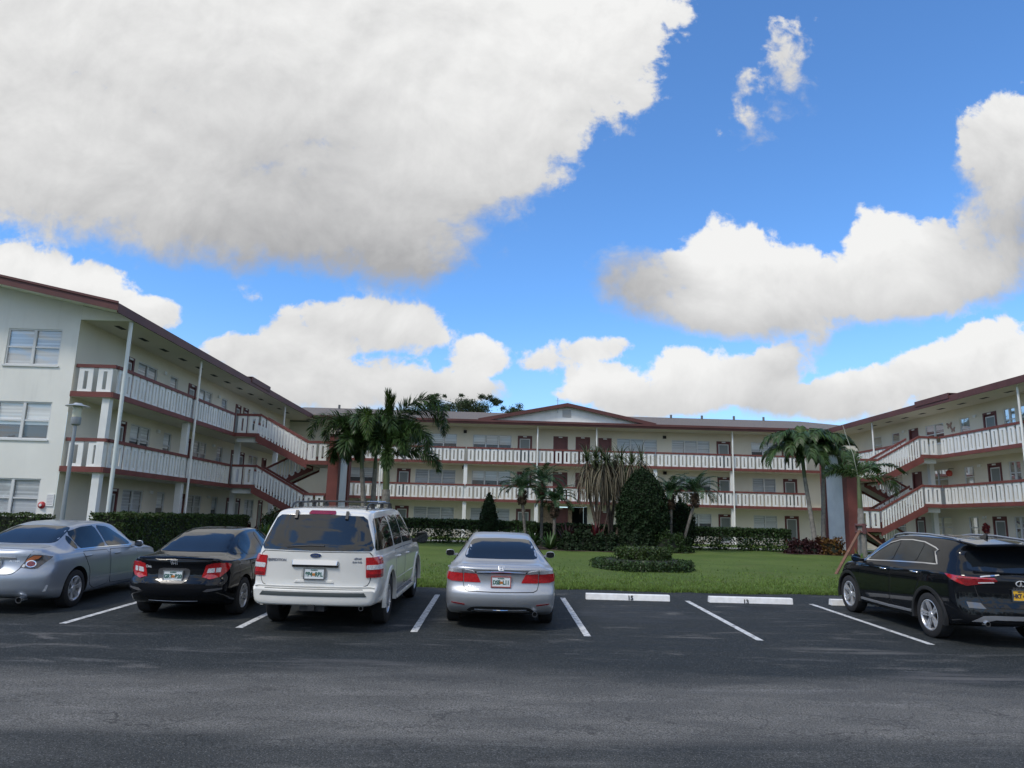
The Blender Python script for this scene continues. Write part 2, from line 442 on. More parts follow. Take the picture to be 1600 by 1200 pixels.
def make_marks():
    mp = bpy.data.materials.new('worn_line_paint'); mp.use_nodes = True
    t = NT(mp.node_tree); b = mp.node_tree.nodes['Principled BSDF']
    tc = t.n('ShaderNodeTexCoord').outputs['Object']
    w = t.mr(t.noise(tc, 11, 8, .75), .47, .62); g = t.noise(tc, 70, 3)
    c = t.mix(t.mr(g, .3, .7), (.50,.51,.50), (.72,.72,.70))
    t.put(b.inputs['Base Color'], t.mix(t.m('MULTIPLY', w, .8), c, (.09,.09,.09))); b.inputs['Roughness'].default_value = .7
    for i in range(-4, 12):
        x = -6.752+2.74*i; w = .055
        if x > 24 or x < -21: continue
        mb = MB()
        ys = [11.86+4.48*k/6 for k in range(7)]
        for a, c in zip(ys[:-1], ys[1:]):
            mb.quad((x-w,a,gz(a)+.004), (x+w,a,gz(a)+.004), (x+w,c,gz(c)+.004), (x-w,c,gz(c)+.004))
        tag(mb.build('parking_line', mp), 'white painted parking bay line worn by tyres', 'road marking', 'white parking bay lines', 'structure')
make_marks()

def text_mesh(s, size, depth=.004, bold=0.0):
    cu = bpy.data.curves.new('t', 'FONT'); cu.body = s; cu.size = size; cu.extrude = depth; cu.align_x = 'CENTER'; cu.align_y = 'CENTER'; cu.offset = bold
    o = bpy.data.objects.new('t', cu); COL.objects.link(o)
    dg = bpy.context.evaluated_depsgraph_get(); me = bpy.data.meshes.new_from_object(o.evaluated_get(dg))
    bpy.data.objects.remove(o); bpy.data.curves.remove(cu)
    return me
def text(name, s, size, m, M, parent, bold=0.0, depth=.004):
    me = text_mesh(s, size, depth, bold); me.materials.clear(); me.materials.append(m)
    me.transform(M)
    return link(name, me, parent)

def make_stops():
    paint = mat('stop_white_paint', (.84,.84,.83), .55, var=(7,.08), bump=(40,.15))
    dark = mat('stencil_black', (.03,.03,.03), .6)
    for (x0, x1, yf, num, lab) in [(1.97,3.80,16.20,'15','white concrete wheel stop with black number 15'), (4.67,6.50,16.20,'13','white concrete wheel stop with faded black number 13'),
                                   (7.36,9.2,16.22,'11','white concrete wheel stop half hidden by the black crossover')]:
        ctr = (x0+x1)/2
        r = empty('wheel_stop', (ctr, yf, gz(yf)), 0, lab, 'wheel stop', 'concrete wheel stops', pitch=math.atan(.02835))
        mb = MB(); L = (x1-x0)/2
        prof = [(0,-.01),(.022,.115),(.032,.125),(.128,.125),(.138,.115),(.16,-.01)]
        rings = []
        for xx, sc in ((-L, .97), (-L+.012, 1), (L-.012, 1), (L, .97)):
            rings.append([(xx, .08+(p[0]-.08)*sc, p[1]*(sc if sc < 1 else 1)) for p in prof])
        n = len(prof)
        for a, b in zip(rings[:-1], rings[1:]):
            for k in range(n): mb.quad(a[k], a[(k+1) % n], b[(k+1) % n], b[k])
        mb.quad(*rings[0]); mb.quad(*rings[-1])
        mb.build('concrete_bar', paint, r, smooth=25)
        if num != '11':
            text('stencil_number', num, .125, dark, Matrix.Translation((.05 if num == '15' else -.12, -.0005, .052 if num == '15' else .03)) @ Matrix.Rotation(math.radians(80), 4, 'X'), r, .004, .003)
make_stops()
# ------------------------------------------------------------------ the apartment buildings
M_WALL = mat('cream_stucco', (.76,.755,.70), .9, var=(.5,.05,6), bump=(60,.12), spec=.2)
def weather(M, k):
    """faint vertical rain streaks on a painted surface"""
    t = NT(M.node_tree); b = M.node_tree.nodes['Principled BSDF']; src = b.inputs['Base Color'].links[0].from_socket
    mp = t.n('ShaderNodeMapping'); t.put(mp.inputs[0], t.n('ShaderNodeTexCoord').outputs['Object']); mp.inputs['Scale'].default_value = (1, 1, .09)
    f = t.mr(t.noise(mp.outputs[0], 2.6, 8, .65), .50, .72)
    t.put(b.inputs['Base Color'], t.mix(t.m('MULTIPLY', f, k), src, (.30, .28, .24)))
weather(M_WALL, .11)
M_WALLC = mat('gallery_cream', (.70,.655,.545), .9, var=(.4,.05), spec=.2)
M_WHITE = mat('white_paint', (.74,.745,.72), .6, var=(1.2,.07), spec=.3)
M_RED = mat('terracotta_paint', (.170,.056,.048), .6, var=(1.5,.12), spec=.3)
M_RED2 = mat('maroon_fascia', (.105,.041,.037), .55, var=(.8,.15), spec=.3)
M_DOOR = mat('maroon_door', (.13,.038,.034), .5, var=(2,.1))
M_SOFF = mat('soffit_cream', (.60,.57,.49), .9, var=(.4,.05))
M_ROOF = mat('roof_shingle', (.150,.128,.112), .9, var=(14,.3,6), bump=(30,.4))
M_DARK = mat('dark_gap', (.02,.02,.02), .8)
M_SCREEN = mat('door_screen', (.17,.19,.18), .35, spec=.6)
M_BLIND = mat('window_blind', (.90,.90,.88), .7, island=.18)
M_BLIND2 = mat('window_blind_grey', (.68,.69,.69), .7, island=.2)
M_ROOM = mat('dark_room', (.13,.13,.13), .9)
M_PANE = glass_mat('window_glass', (.96,.97,.97), .75)
M_FRAME = mat('window_frame_white', (.62,.63,.62), .5)
M_GREYP = mat('grey_conduit', (.35,.36,.36), .5)
M_BRICK = mat('tan_brick', (.26,.19,.13), .85, var=(8,.25), bump=(25,.3))
M_PIPE = mat('galvanised_pipe', (.40,.42,.43), .4, metal=.6)
F1, F2, F3, EAVE = .50, 3.24, 5.93, 8.62
XL, XR, YC = -14.04, 24.33, 52.46
GD = 1.5      # depth of the open galleries

def wall_holes(mb, l0, l1, z0, z1, d, holes, reveal=.12):
    ls = sorted({l0, l1, *[h[0] for h in holes], *[h[1] for h in holes]}); zs = sorted({z0, z1, *[h[2] for h in holes], *[h[3] for h in holes]})
    for a, b in zip(ls[:-1], ls[1:]):
        for c, e in zip(zs[:-1], zs[1:]):
            m, n = (a+b)/2, (c+e)/2
            if m < l0 or m > l1: continue
            if any(h[0] < m < h[1] and h[2] < n < h[3] for h in holes): continue
            mb.quad((a,d,c), (b,d,c), (b,d,e), (a,d,e))
    for (a, b, c, e) in holes:
        r = d+reveal
        mb.quad((a,d,c), (a,r,c), (a,r,e), (a,d,e)); mb.quad((b,d,c), (b,r,c), (b,r,e), (b,d,e))
        mb.quad((a,d,c), (b,d,c), (b,r,c), (a,r,c)); mb.quad((a,d,e), (b,d,e), (b,r,e), (a,r,e))

def window(root, rel, T, l0, l1, z0, z1, d, nl, style=0):
    """frame (the part) with its panes and blinds; d is the wall face"""
    mb = MB(T); a, b = d+.03, d+.09; t = .05
    mb.box(l0, l0+t, a, b, z0, z1); mb.box(l1-t, l1, a, b, z0, z1)
    mb.box(l0+t, l1-t, a, b, z0, z0+t); mb.box(l0+t, l1-t, a, b, z1-t, z1)
    mb.box(l0-.04, l1+.04, d-.05, d+.028, z0-.06, z0-.002)
    w = (l1-l0)/nl
    for k in range(1, nl): mb.box(l0+k*w-.05, l0+k*w+.05, a-.012, b-.01, z0+t, z1-t)
    zm = z0+(z1-z0)*.5
    for k in range(nl):
        e0 = l0+k*w+.052; e1 = l0+(k+1)*w-.052
        mb.box(e0, e1, a+.008, b-.02, zm-.028, zm+.028)
    fr = mb.build('window', M_FRAME, root, rel)
    g = MB(T); g.quad((l0+t,d+.06,z0+t), (l1-t,d+.06,z0+t), (l1-t,d+.06,z1-t), (l0+t,d+.06,z1-t))
    g.build('pane', M_PANE, fr, rel)
    bl = MB(T); room = MB(T)
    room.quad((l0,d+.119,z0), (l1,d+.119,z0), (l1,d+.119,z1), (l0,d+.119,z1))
    for k in range(nl):
        e0 = l0+k*w+.06; e1 = l0+(k+1)*w-.06
        drop = {0: .62, 1: 1.0, 2: .3, 3: .0}[style if style < 4 else rnd.choice((0, 0, 1))]
        if drop <= 0: continue
        zb = z1-.05-(z1-z0-.1)*drop; ns = max(3, int((z1-zb)/.065)); h = (z1-.05-zb)/ns
        for q in range(ns):
            zz = zb+q*h
            bl.quad((e0,d+.112,zz), (e1,d+.112,zz), (e1,d+.098,zz+h*.98), (e0,d+.098,zz+h*.98))
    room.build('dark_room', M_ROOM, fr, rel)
    if bl.v: bl.build('blind', M_BLIND if style != 1 else M_BLIND2, fr, rel, fix=False)

def door(root, rel, T, l0, l1, z0, z1, d, style=0):
    mb = MB(T); t = .12
    mb.box(l0, l0+t, d-.03, d+.1, z0, z1); mb.box(l1-t, l1, d-.03, d+.1, z0, z1); mb.box(l0+t, l1-t, d-.03, d+.1, z1-t, z1)
    mb.box(l0+t, l1-t, d+.05, d+.1, z0, z1-t)
    fr = mb.build('door', M_DOOR, root, rel)
    if style == 0:
        s = MB(T); a, b = l0+t+.03, l1-t-.03; q = .06
        for (x0, x1, y0, y1) in ((a, a+q, z0+.05, z1-t-.1), (b-q, b, z0+.05, z1-t-.1), (a+q, b-q, z1-t-.16, z1-t-.1), (a+q, b-q, z0+.05, z0+.15)):
            s.box(x0, x1, d+.01, d+.045, y0, y1)
        s.build('screen_frame', M_FRAME, fr, rel)
        s = MB(T); s.box(a+q, b-q, d+.028, d+.04, z0+.15, z1-t-.16); s.build('screen', M_SCREEN, fr, rel)
    s = MB(T); m = (l0+l1)/2; s.box(m-.14, m+.14, d-.045, d-.032, z1-.11, z1-.03); s.build('number_plate', M_WHITE, fr, rel)
    s = MB(T); s.box(l1-t-.13, l1-t-.10, d-.03, d+.01, z0+.95, z0+1.1); s.build('handle', M_PIPE, fr, rel)

def board(mb, o, u, nrm, s, w, zb, ht, slot=True, th=.05):
    """one white balustrade board with a slot; o base point, u along, nrm thickness direction; zb, ht base and top z as functions of s"""
    def strip(a, b, za, zc):
        P = []
        for zf in (za, zc):
            for (ss, q) in ((a, 0), (b, 0), (b, th), (a, th)):
                p = o+u*ss+nrm*q
                P.append((p.x, p.y, zf(ss)))
        mb.hexa(P)
    if not slot:
        strip(s, s+w, zb, ht); return
    k = w*.36; lo = lambda q: zb(q)+(ht(q)-zb(q))*.13; hi = lambda q: zb(q)+(ht(q)-zb(q))*.86
    strip(s, s+k, zb, ht); strip(s+w-k, s+w, zb, ht); strip(s+k, s+w-k, zb, lo); strip(s+k, s+w-k, hi, ht)

def railing(root, rel, T, p0, p1, name='railing', period=.57, bw=.42, step=False, below=.0, H=1.03, thick=(0,1)):
    """balustrade from p0 to p1 (l, d, z of floor); white slotted boards, red cap (a sub-part)"""
    p0 = Vector(p0); p1 = Vector(p1); h = Vector((p1.x-p0.x, p1.y-p0.y, 0)); L = h.length; u = h/L
    nrm = Vector((thick[0], thick[1], 0)) if thick else Vector((-u.y, u.x, 0))
    sl = (p1.z-p0.z)/L
    fl = lambda s: p0.z+sl*s
    top = lambda s: fl(s)+H-.12
    mb = MB(T)
    n = max(1, round(L/period)); per = L/n; w = bw*per/period
    for k in range(n):
        s = k*per+(per-w)/2
        if step:
            zc = min(fl(s), fl(s+w))+below; r = w*.3
            zb = (lambda q, zc=zc, s=s: zc+ (.10 if (abs(q-s) < .01 or abs(q-s-w) < .01) else 0))
            board(mb, p0, u, nrm, s, w, zb, top)
        else:
            board(mb, p0, u, nrm, s, w, lambda q: fl(q)+below, top)
    r = mb.build(name, M_WHITE, root, rel)
    c = MB(T)
    a = -.035; b = .085
    P = []
    for zo in (H-.12, H):
        for (s, q) in ((-.02, a), (L+.02, a), (L+.02, b), (-.02, b)):
            v = p0+u*s+nrm*q; P.append((v.x, v.y, fl(s)+zo))
    c.hexa(P)
    c.build('handrail', M_RED, r, rel)
    return r

def slab(root, rel, T, l0, l1, d0, d1, z, name='floor_slab', end=False):
    """gallery floor with a red painted edge"""
    mb = MB(T); mb.box(l0, l1, d0+.02, d1, z-.2, z-.002)
    s = mb.build(name, M_SOFF, root, rel)
    e = MB(T); e.box(l0-.02, l1+.02, d0-.03, d0+.02, z-.19, z+.005)
    if end: e.box(l0-.03, l0, d0+.021, d1, z-.19, z+.005)
    e.build('slab_edge', M_RED, s, rel)
    return s

def gallery_columns(root, rel, T, spec, d=.12):
    """spec: (l, box column from..to or None, thin post from..to or None)"""
    for (l, bx, ps) in spec:
        if bx:
            for (a, b) in bx:
                mb = MB(T); mb.box(l-.13, l+.13, d, d+.26, a, b); mb.build('column', M_WHITE, root, rel)
        if ps:
            mb = MB(T); mb.tube([(l,-.12,ps[0]), (l,-.12,ps[1])], .055, 8); mb.build('post', M_WHITE, root, rel, smooth=60)

def stair_tower(root, rel, T, lf, d_top, d_bot, d_pyl):
    """U stair beside the gallery: front flights at lf, back flights behind them; d runs out into the courtyard (negative)"""
    lb = lf+1.65; wd = 1.3
    for (zt, zb_) in ((F3, F2), (F2, F1)):
        zm = (zt+zb_)/2; n = 8; st = MB(T)
        # top platform out to the flight
        pl = MB(T); pl.box(lf+.03, lf+3.1, d_top, -.04, zt-.2, zt-.004); pf = pl.build('stair_platform', M_SOFF, root, rel)
        e = MB(T); e.box(lf-.03, lf+.03, d_top, -.035, zt-.19, zt+.004); e.build('slab_edge', M_RED, pf, rel)
        bm_ = MB(T); bm_.box(lf+.3, lf+.55, d_top+.1, -.05, zt-.45, zt-.201); bm_.build('bracket_beam', M_WHITE, pf, rel)
        # front flight going down to the half landing
        run = d_bot-d_top
        for k in range(n):
            a = d_top+run*k/n; b = d_top+run*(k+1)/n; z = zt-(zt-zm)*(k+1)/n
            st.box(lf+.05, lf+wd, b, a, z-.05+(.0), z)
            st.box(lf+.05, lf+wd, a-.02, a+.02, z+.001, z+(zt-zm)/n-.051)
        # stringer, both sides
        for q in (lf-.02, lf+wd):
            P = []
            for (dd, z) in ((d_top+.15, zt), (d_bot-.05, zm)):
                for zo in (-.42, -.03):
                    P.append((dd, z+zo))
            (a0, a1), (b0, b1) = (P[0], P[1]), (P[2], P[3])
            st.hexa([(q,a0[0],a0[1]), (q+.06,a0[0],a0[1]), (q+.06,b0[0],b0[1]), (q,b0[0],b0[1]), (q,a1[0],a1[1]), (q+.06,a1[0],a1[1]), (q+.06,b1[0],b1[1]), (q,b1[0],b1[1])])
        # back flight from half landing down to the lower floor
        for k in range(n):
            a = d_bot-run*k/n; b = d_bot-run*(k+1)/n; z = zm-(zm-zb_)*(k+1)/n
            st.box(lb, lb+wd, a, b, z-.05, z); st.box(lb, lb+wd, a-.02, a+.02, z+.001, z+(zm-zb_)/n-.051)
        for q in (lb-.07, lb+wd+.01):
            a0, a1, b0, b1 = (d_bot, zm-.42), (d_bot, zm-.03), (d_top, zb_-.36), (d_top, zb_-.0)
            st.hexa([(q,a0[0],a0[1]), (q+.06,a0[0],a0[1]), (q+.06,b0[0],b0[1]), (q,b0[0],b0[1]), (q,a1[0],a1[1]), (q+.06,a1[0],a1[1]), (q+.06,b1[0],b1[1]), (q,b1[0],b1[1])])
        fl = st.build('stair_flight', M_RED, root, rel)
        us = MB(T)   # sloping concrete underside of the back flight
        us.hexa([(lb,d_bot,zm-.30), (lb+wd,d_bot,zm-.30), (lb+wd,d_top,zb_-.24), (lb,d_top,zb_-.24), (lb,d_bot,zm-.22), (lb+wd,d_bot,zm-.22), (lb+wd,d_top,zb_-.16), (lb,d_top,zb_-.16)])
        us.hexa([(lf+.06,d_top,zt-.36), (lf+wd,d_top,zt-.36), (lf+wd,d_bot,zm-.36), (lf+.06,d_bot,zm-.36), (lf+.06,d_top,zt-.28), (lf+wd,d_top,zt-.28), (lf+wd,d_bot,zm-.28), (lf+.06,d_bot,zm-.28)])
        us.build('underside', M_SOFF, fl, rel)
        # half landing
        ld = MB(T); ld.box(lf+.03, lf+3.0, d_pyl+.02, d_bot, zm-.2, zm-.004); lo = ld.build('stair_landing', M_SOFF, root, rel)
        e = MB(T); e.box(lf-.03, lf+.03, d_pyl+.02, d_bot, zm-.21, zm+.004); e.build('slab_edge', M_RED, lo, rel)
        railing(root, rel, T, (lf, -.06, zt), (lf, d_top+.02, zt), 'stair_railing', thick=(1,0))
        railing(root, rel, T, (lf, d_top-.02, zt), (lf, d_bot+.02, zm), 'stair_railing', .31, .24, True, -.16, 1.05, thick=(1,0))
        railing(root, rel, T, (lf, d_bot-.02, zm), (lf, d_pyl+.06, zm), 'stair_railing', thick=(1,0))
        railing(root, rel, T, (lf+wd+.02, d_top-.02, zt), (lf+wd+.02, d_bot+.02, zm), 'stair_railing', .31, .24, True, -.1, 1.05, thick=(1,0))
        railing(root, rel, T, (lb-.1, d_bot, zm), (lb-.1, d_top-.02, zb_), 'stair_railing', .31, .24, True, -.1, 1.0, thick=(1,0))
    # pylon carrying the landings
    py = MB(T); zt = 6.0
    z0 = gz(lf)-.1
    py.box(lf-.05, lf+.5, d_pyl-.55, d_pyl, z0, zt); py.box(lf+2.7, lf+3.25, d_pyl-.55, d_pyl, z0, zt)
    po = py.build('stair_pylon', M_RED, root, rel)
    w = MB(T); w.box(lf+.5, lf+2.7, d_pyl-.45, d_pyl-.1, z0, zt-.05); w.build('pylon_wall', M_WHITE, po, rel)
    c = MB(T); c.box(lf-.15, lf+3.35, d_pyl-.68, d_pyl+.10, zt+.002, zt+.16); c.box(lf-.08, lf+3.28, d_pyl-.6, d_pyl+.04, zt+.162, zt+.3); c.build('pylon_cap', M_SOFF, po, rel)

def soffit_vents(root, rel, T, l0, l1, step, sf):
    n = int((l1-l0)/step)
    for k in range(n):
        l = l0+step*(k+.5); mb = MB(T)
        mb.box(l-.28, l+.28, .52, .72, EAVE-.012, EAVE-.002); mb.build('vent', M_DARK, sf, rel)

def wing(side, lab):
    s = -1 if side == 'L' else 1
    X0 = XL if s < 0 else XR
    T = lambda l, d, z: (X0+s*d, l, z)
    lf, d_top, d_bot, d_pyl = (38.05, -1.29, -3.87, -5.05) if s < 0 else (39.35, -1.06, -3.5, -4.75)
    loc = Vector((X0+s*8, 38, .3)); rel = loc
    root = empty('apartment_wing', loc, 0, lab, 'building')
    la, lz = 25.85, 52.9                      # front end wall, back
    dw = GD
    # openings along the gallery wall: l range, kind
    if s < 0:
        op = [('d',29.33,29.96),('w2',30.35,32.1),('w1',33.4,34.2),('d',35.37,36.3),('w2',36.75,38.4),('w1',39.8,40.6),('d',41.9,42.8),('d',43.2,44.1),('w2',44.9,46.6),('d',47.4,48.3)]
    else:
        op = [('w2',33.4,35.2),('w2',35.3,36.15),('d',36.65,37.7),('w1',38.85,39.7),('w2',41.2,43.05),('d',43.75,44.75),('w1',45.9,46.8),('w1',48.1,49.2),('d',31.5,32.5)]
        op[0] = ('w2',33.6,35.1)
    walls = MB(T); hol = []
    for fi, F in enumerate((F1, F2, F3)):
        for (k, a, b) in op: hol.append((a, b, F+(.02 if k == 'd' else .95), F+2.12))
    wall_holes(walls, la, lz, gz(la)-.1, EAVE, dw, hol)
    # end wall facing the parking lot (its own windows), built on the plane l = la
    TE = lambda l, d, z: (X0+s*(dw+l), la+d, z)
    eh = []
    for F in (F1, F2, F3):
        for a in (.6, 6.2): eh.append((a, a+1.96, F+.92, F+2.27))
    sub = MB(); sub.T = TE
    wall_holes(sub, .005, 16.5, gz(la)-.1, EAVE+.02, 0, eh)
    # gable triangle following the roof pitch
    rise = .2
    tz = lambda l: EAVE+.26-.10+rise*((l if l < 7.5 else 15-l)+dw+.42)
    sub.add([(.005,0,EAVE+.02), (16.5,0,EAVE+.02), (16.5,0,tz(16.5)), (7.5,0,tz(7.5)), (.005,0,tz(.005))], [(0,1,2,3,4)])
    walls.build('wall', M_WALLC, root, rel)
    sub.build('end_wall', M_WALL, root, rel)
    for F in (F1, F2, F3):
        for i, a in enumerate((.6, 6.2)):
            st = {F1: 1, F2: 0, F3: 1}[F]
            window(root, rel, TE, a, a+1.96, F+.92, F+2.27, 0, 2, st if i == 0 else 0)
        for (k, a, b) in op:
            if k == 'd': door(root, rel, T, a, b, F+.02, F+2.12, dw, 0 if rnd.random() < .75 else 1)
            else: window(root, rel, T, a, b, F+.95, F+2.12, dw, 2 if k == 'w2' else 1, rnd.choice((0, 1, 2)) if s > 0 else rnd.choice((0, 0, 1)))
    # ground slab, gallery floors, soffit
    g = MB(T); g.box(la, lz, -.3, dw, gz(la)-.2, F1); g.build('gallery_floor', M_GREYP, root, rel)
    stair_gap = (lf+.02, lf+3.05)
    for F in (F2, F3):
        slab(root, rel, T, la-.02, lz, 0, dw, F, end=True)
        # rails: end rail then bays
        railing(root, rel, T, (la+.1, dw-.05, F), (la+.1, .06, F), thick=(1,0))
        bays = [26.05, 32.75, stair_gap[0]] if s < 0 else [26.05, 32.75, stair_gap[0]]
        for a, b in zip(bays[:-1], bays[1:]):
            railing(root, rel, T, (a+.07, .04, F), (b-.07, .04, F))
        railing(root, rel, T, (stair_gap[1]+.1, .04, F), (lz-1.9, .04, F))
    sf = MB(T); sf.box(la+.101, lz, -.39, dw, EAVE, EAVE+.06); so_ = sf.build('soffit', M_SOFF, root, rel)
    soffit_vents(root, rel, T, 26.0, 51, 1.85, so_)
    cols = [(26.05, [(F1, F2-.2), (F2, F3-.2)], (gz(26), EAVE) if s > 0 else None), (32.75, [(F1, F2-.2), (F2, F3-.2)], (gz(32), EAVE)),
            (39.4 if s < 0 else 40.7, [(F1, F2-.2), (F2, F3-.2)], None), (46.1, [(F1, F2-.2), (F2, F3-.2)], (F3, EAVE)), (50.9, [(F1, F2-.2), (F2, F3-.2)], None)]
    gallery_columns(root, rel, T, cols)
    if s < 0:
        dn = MB(T); dn.tube([(26.0,-.30,gz(26)), (26.0,-.26,EAVE)], .07, 10); dn.build('downspout', mat('downspout_white', (.62,.66,.64), .45), root, rel, smooth=60)
    stair_tower(root, rel, T, lf, d_top, d_bot, d_pyl)
    # roof: two slopes with fascia
    e0 = -.42; rd = 9.0; y0, y1 = la-1.15, 61
    zE = EAVE+.26
    rf = MB(T)
    th = .07
    for (da, db) in ((e0, rd), (2*rd-e0, rd)):
        za, zb = zE, zE+rise*(rd-e0)
        rf.hexa([(y0,da,za), (y1,da,za), (y1,db,zb), (y0,db,zb), (y0,da,za+th), (y1,da,za+th), (y1,db,zb+th), (y0,db,zb+th)])
    ro = rf.build('roof', M_ROOF, root, rel)
    fa = MB(T)
    fa.box(y0, YC-.9, e0-.03, e0+.03, zE-.27, zE+.06)
    bl = 38.6 if s < 0 else 37.4
    fa.box(bl, bl+3.15, e0-.07, e0-.031, zE-.1, zE+.17); fa.box(bl, bl+3.15, e0-.07, e0+.5, zE+.172, zE+.2)
    # rake board over the end wall
    for (da, db) in ((e0-.03, rd), (2*rd-e0+.03, rd)):
        za, zb = zE+.055, zE+.055+rise*(rd-e0)
        fa.hexa([(y0-.05,da,za-.27), (y0,da,za-.27), (y0,db,zb-.27), (y0-.05,db,zb-.27), (y0-.05,da,za), (y0,da,za), (y0,db,zb), (y0-.05,db,zb)])
        fa.hexa([(y0-.10,da,za-.02), (y0-.05,da,za-.02), (y0-.05,db,zb-.02), (y0-.10,db,zb-.02), (y0-.10,da,za+.06), (y0-.05,da,za+.06), (y0-.05,db,zb+.06), (y0-.10,db,zb+.06)])
    fa.build('fascia', M_RED2, ro, rel)
    us = MB(T)   # underside of the rake overhang
    us.hexa([(y0,e0,zE-.12), (la-.005,e0,zE-.12), (la-.005,rd,zE-.12+rise*(rd-e0)), (y0,rd,zE-.12+rise*(rd-e0)), (y0,e0,zE-.08), (la-.005,e0,zE-.08), (la-.005,rd,zE-.08+rise*(rd-e0)), (y0,rd,zE-.08+rise*(rd-e0))])
    us.build('rake_soffit', M_WALL, ro, rel)
    ef = MB(T); zf = EAVE+.26-.13
    ef.hexa([(la,-.36,EAVE-.01),(la+.1,-.36,EAVE-.01),(la+.1,dw+.004,EAVE-.01),(la,dw+.004,EAVE-.01),(la,-.36,zf+rise*.06),(la+.1,-.36,zf+rise*.06),(la+.1,dw+.004,zf+rise*(dw+.42)),(la,dw+.004,zf+rise*(dw+.42))])
    ef.build('eave_return', M_WALL, root, rel)
    # small wall lights and conduit boxes on the gallery wall
    for F in (F1, F2, F3):
        for l in ((32.7, 39.2) if s < 0 else (38.3, 45.3)):
            b = MB(T); b.box(l-.11, l+.11, dw-.1, dw-.002, F+2.0, F+2.14); b.build('wall_light', M_WHITE, root, rel)
    return root
wing('L', 'cream apartment wing with a windowed end wall, behind the lamp post')
wing('R', 'cream three storey apartment wing with red stair rails behind the black crossover')

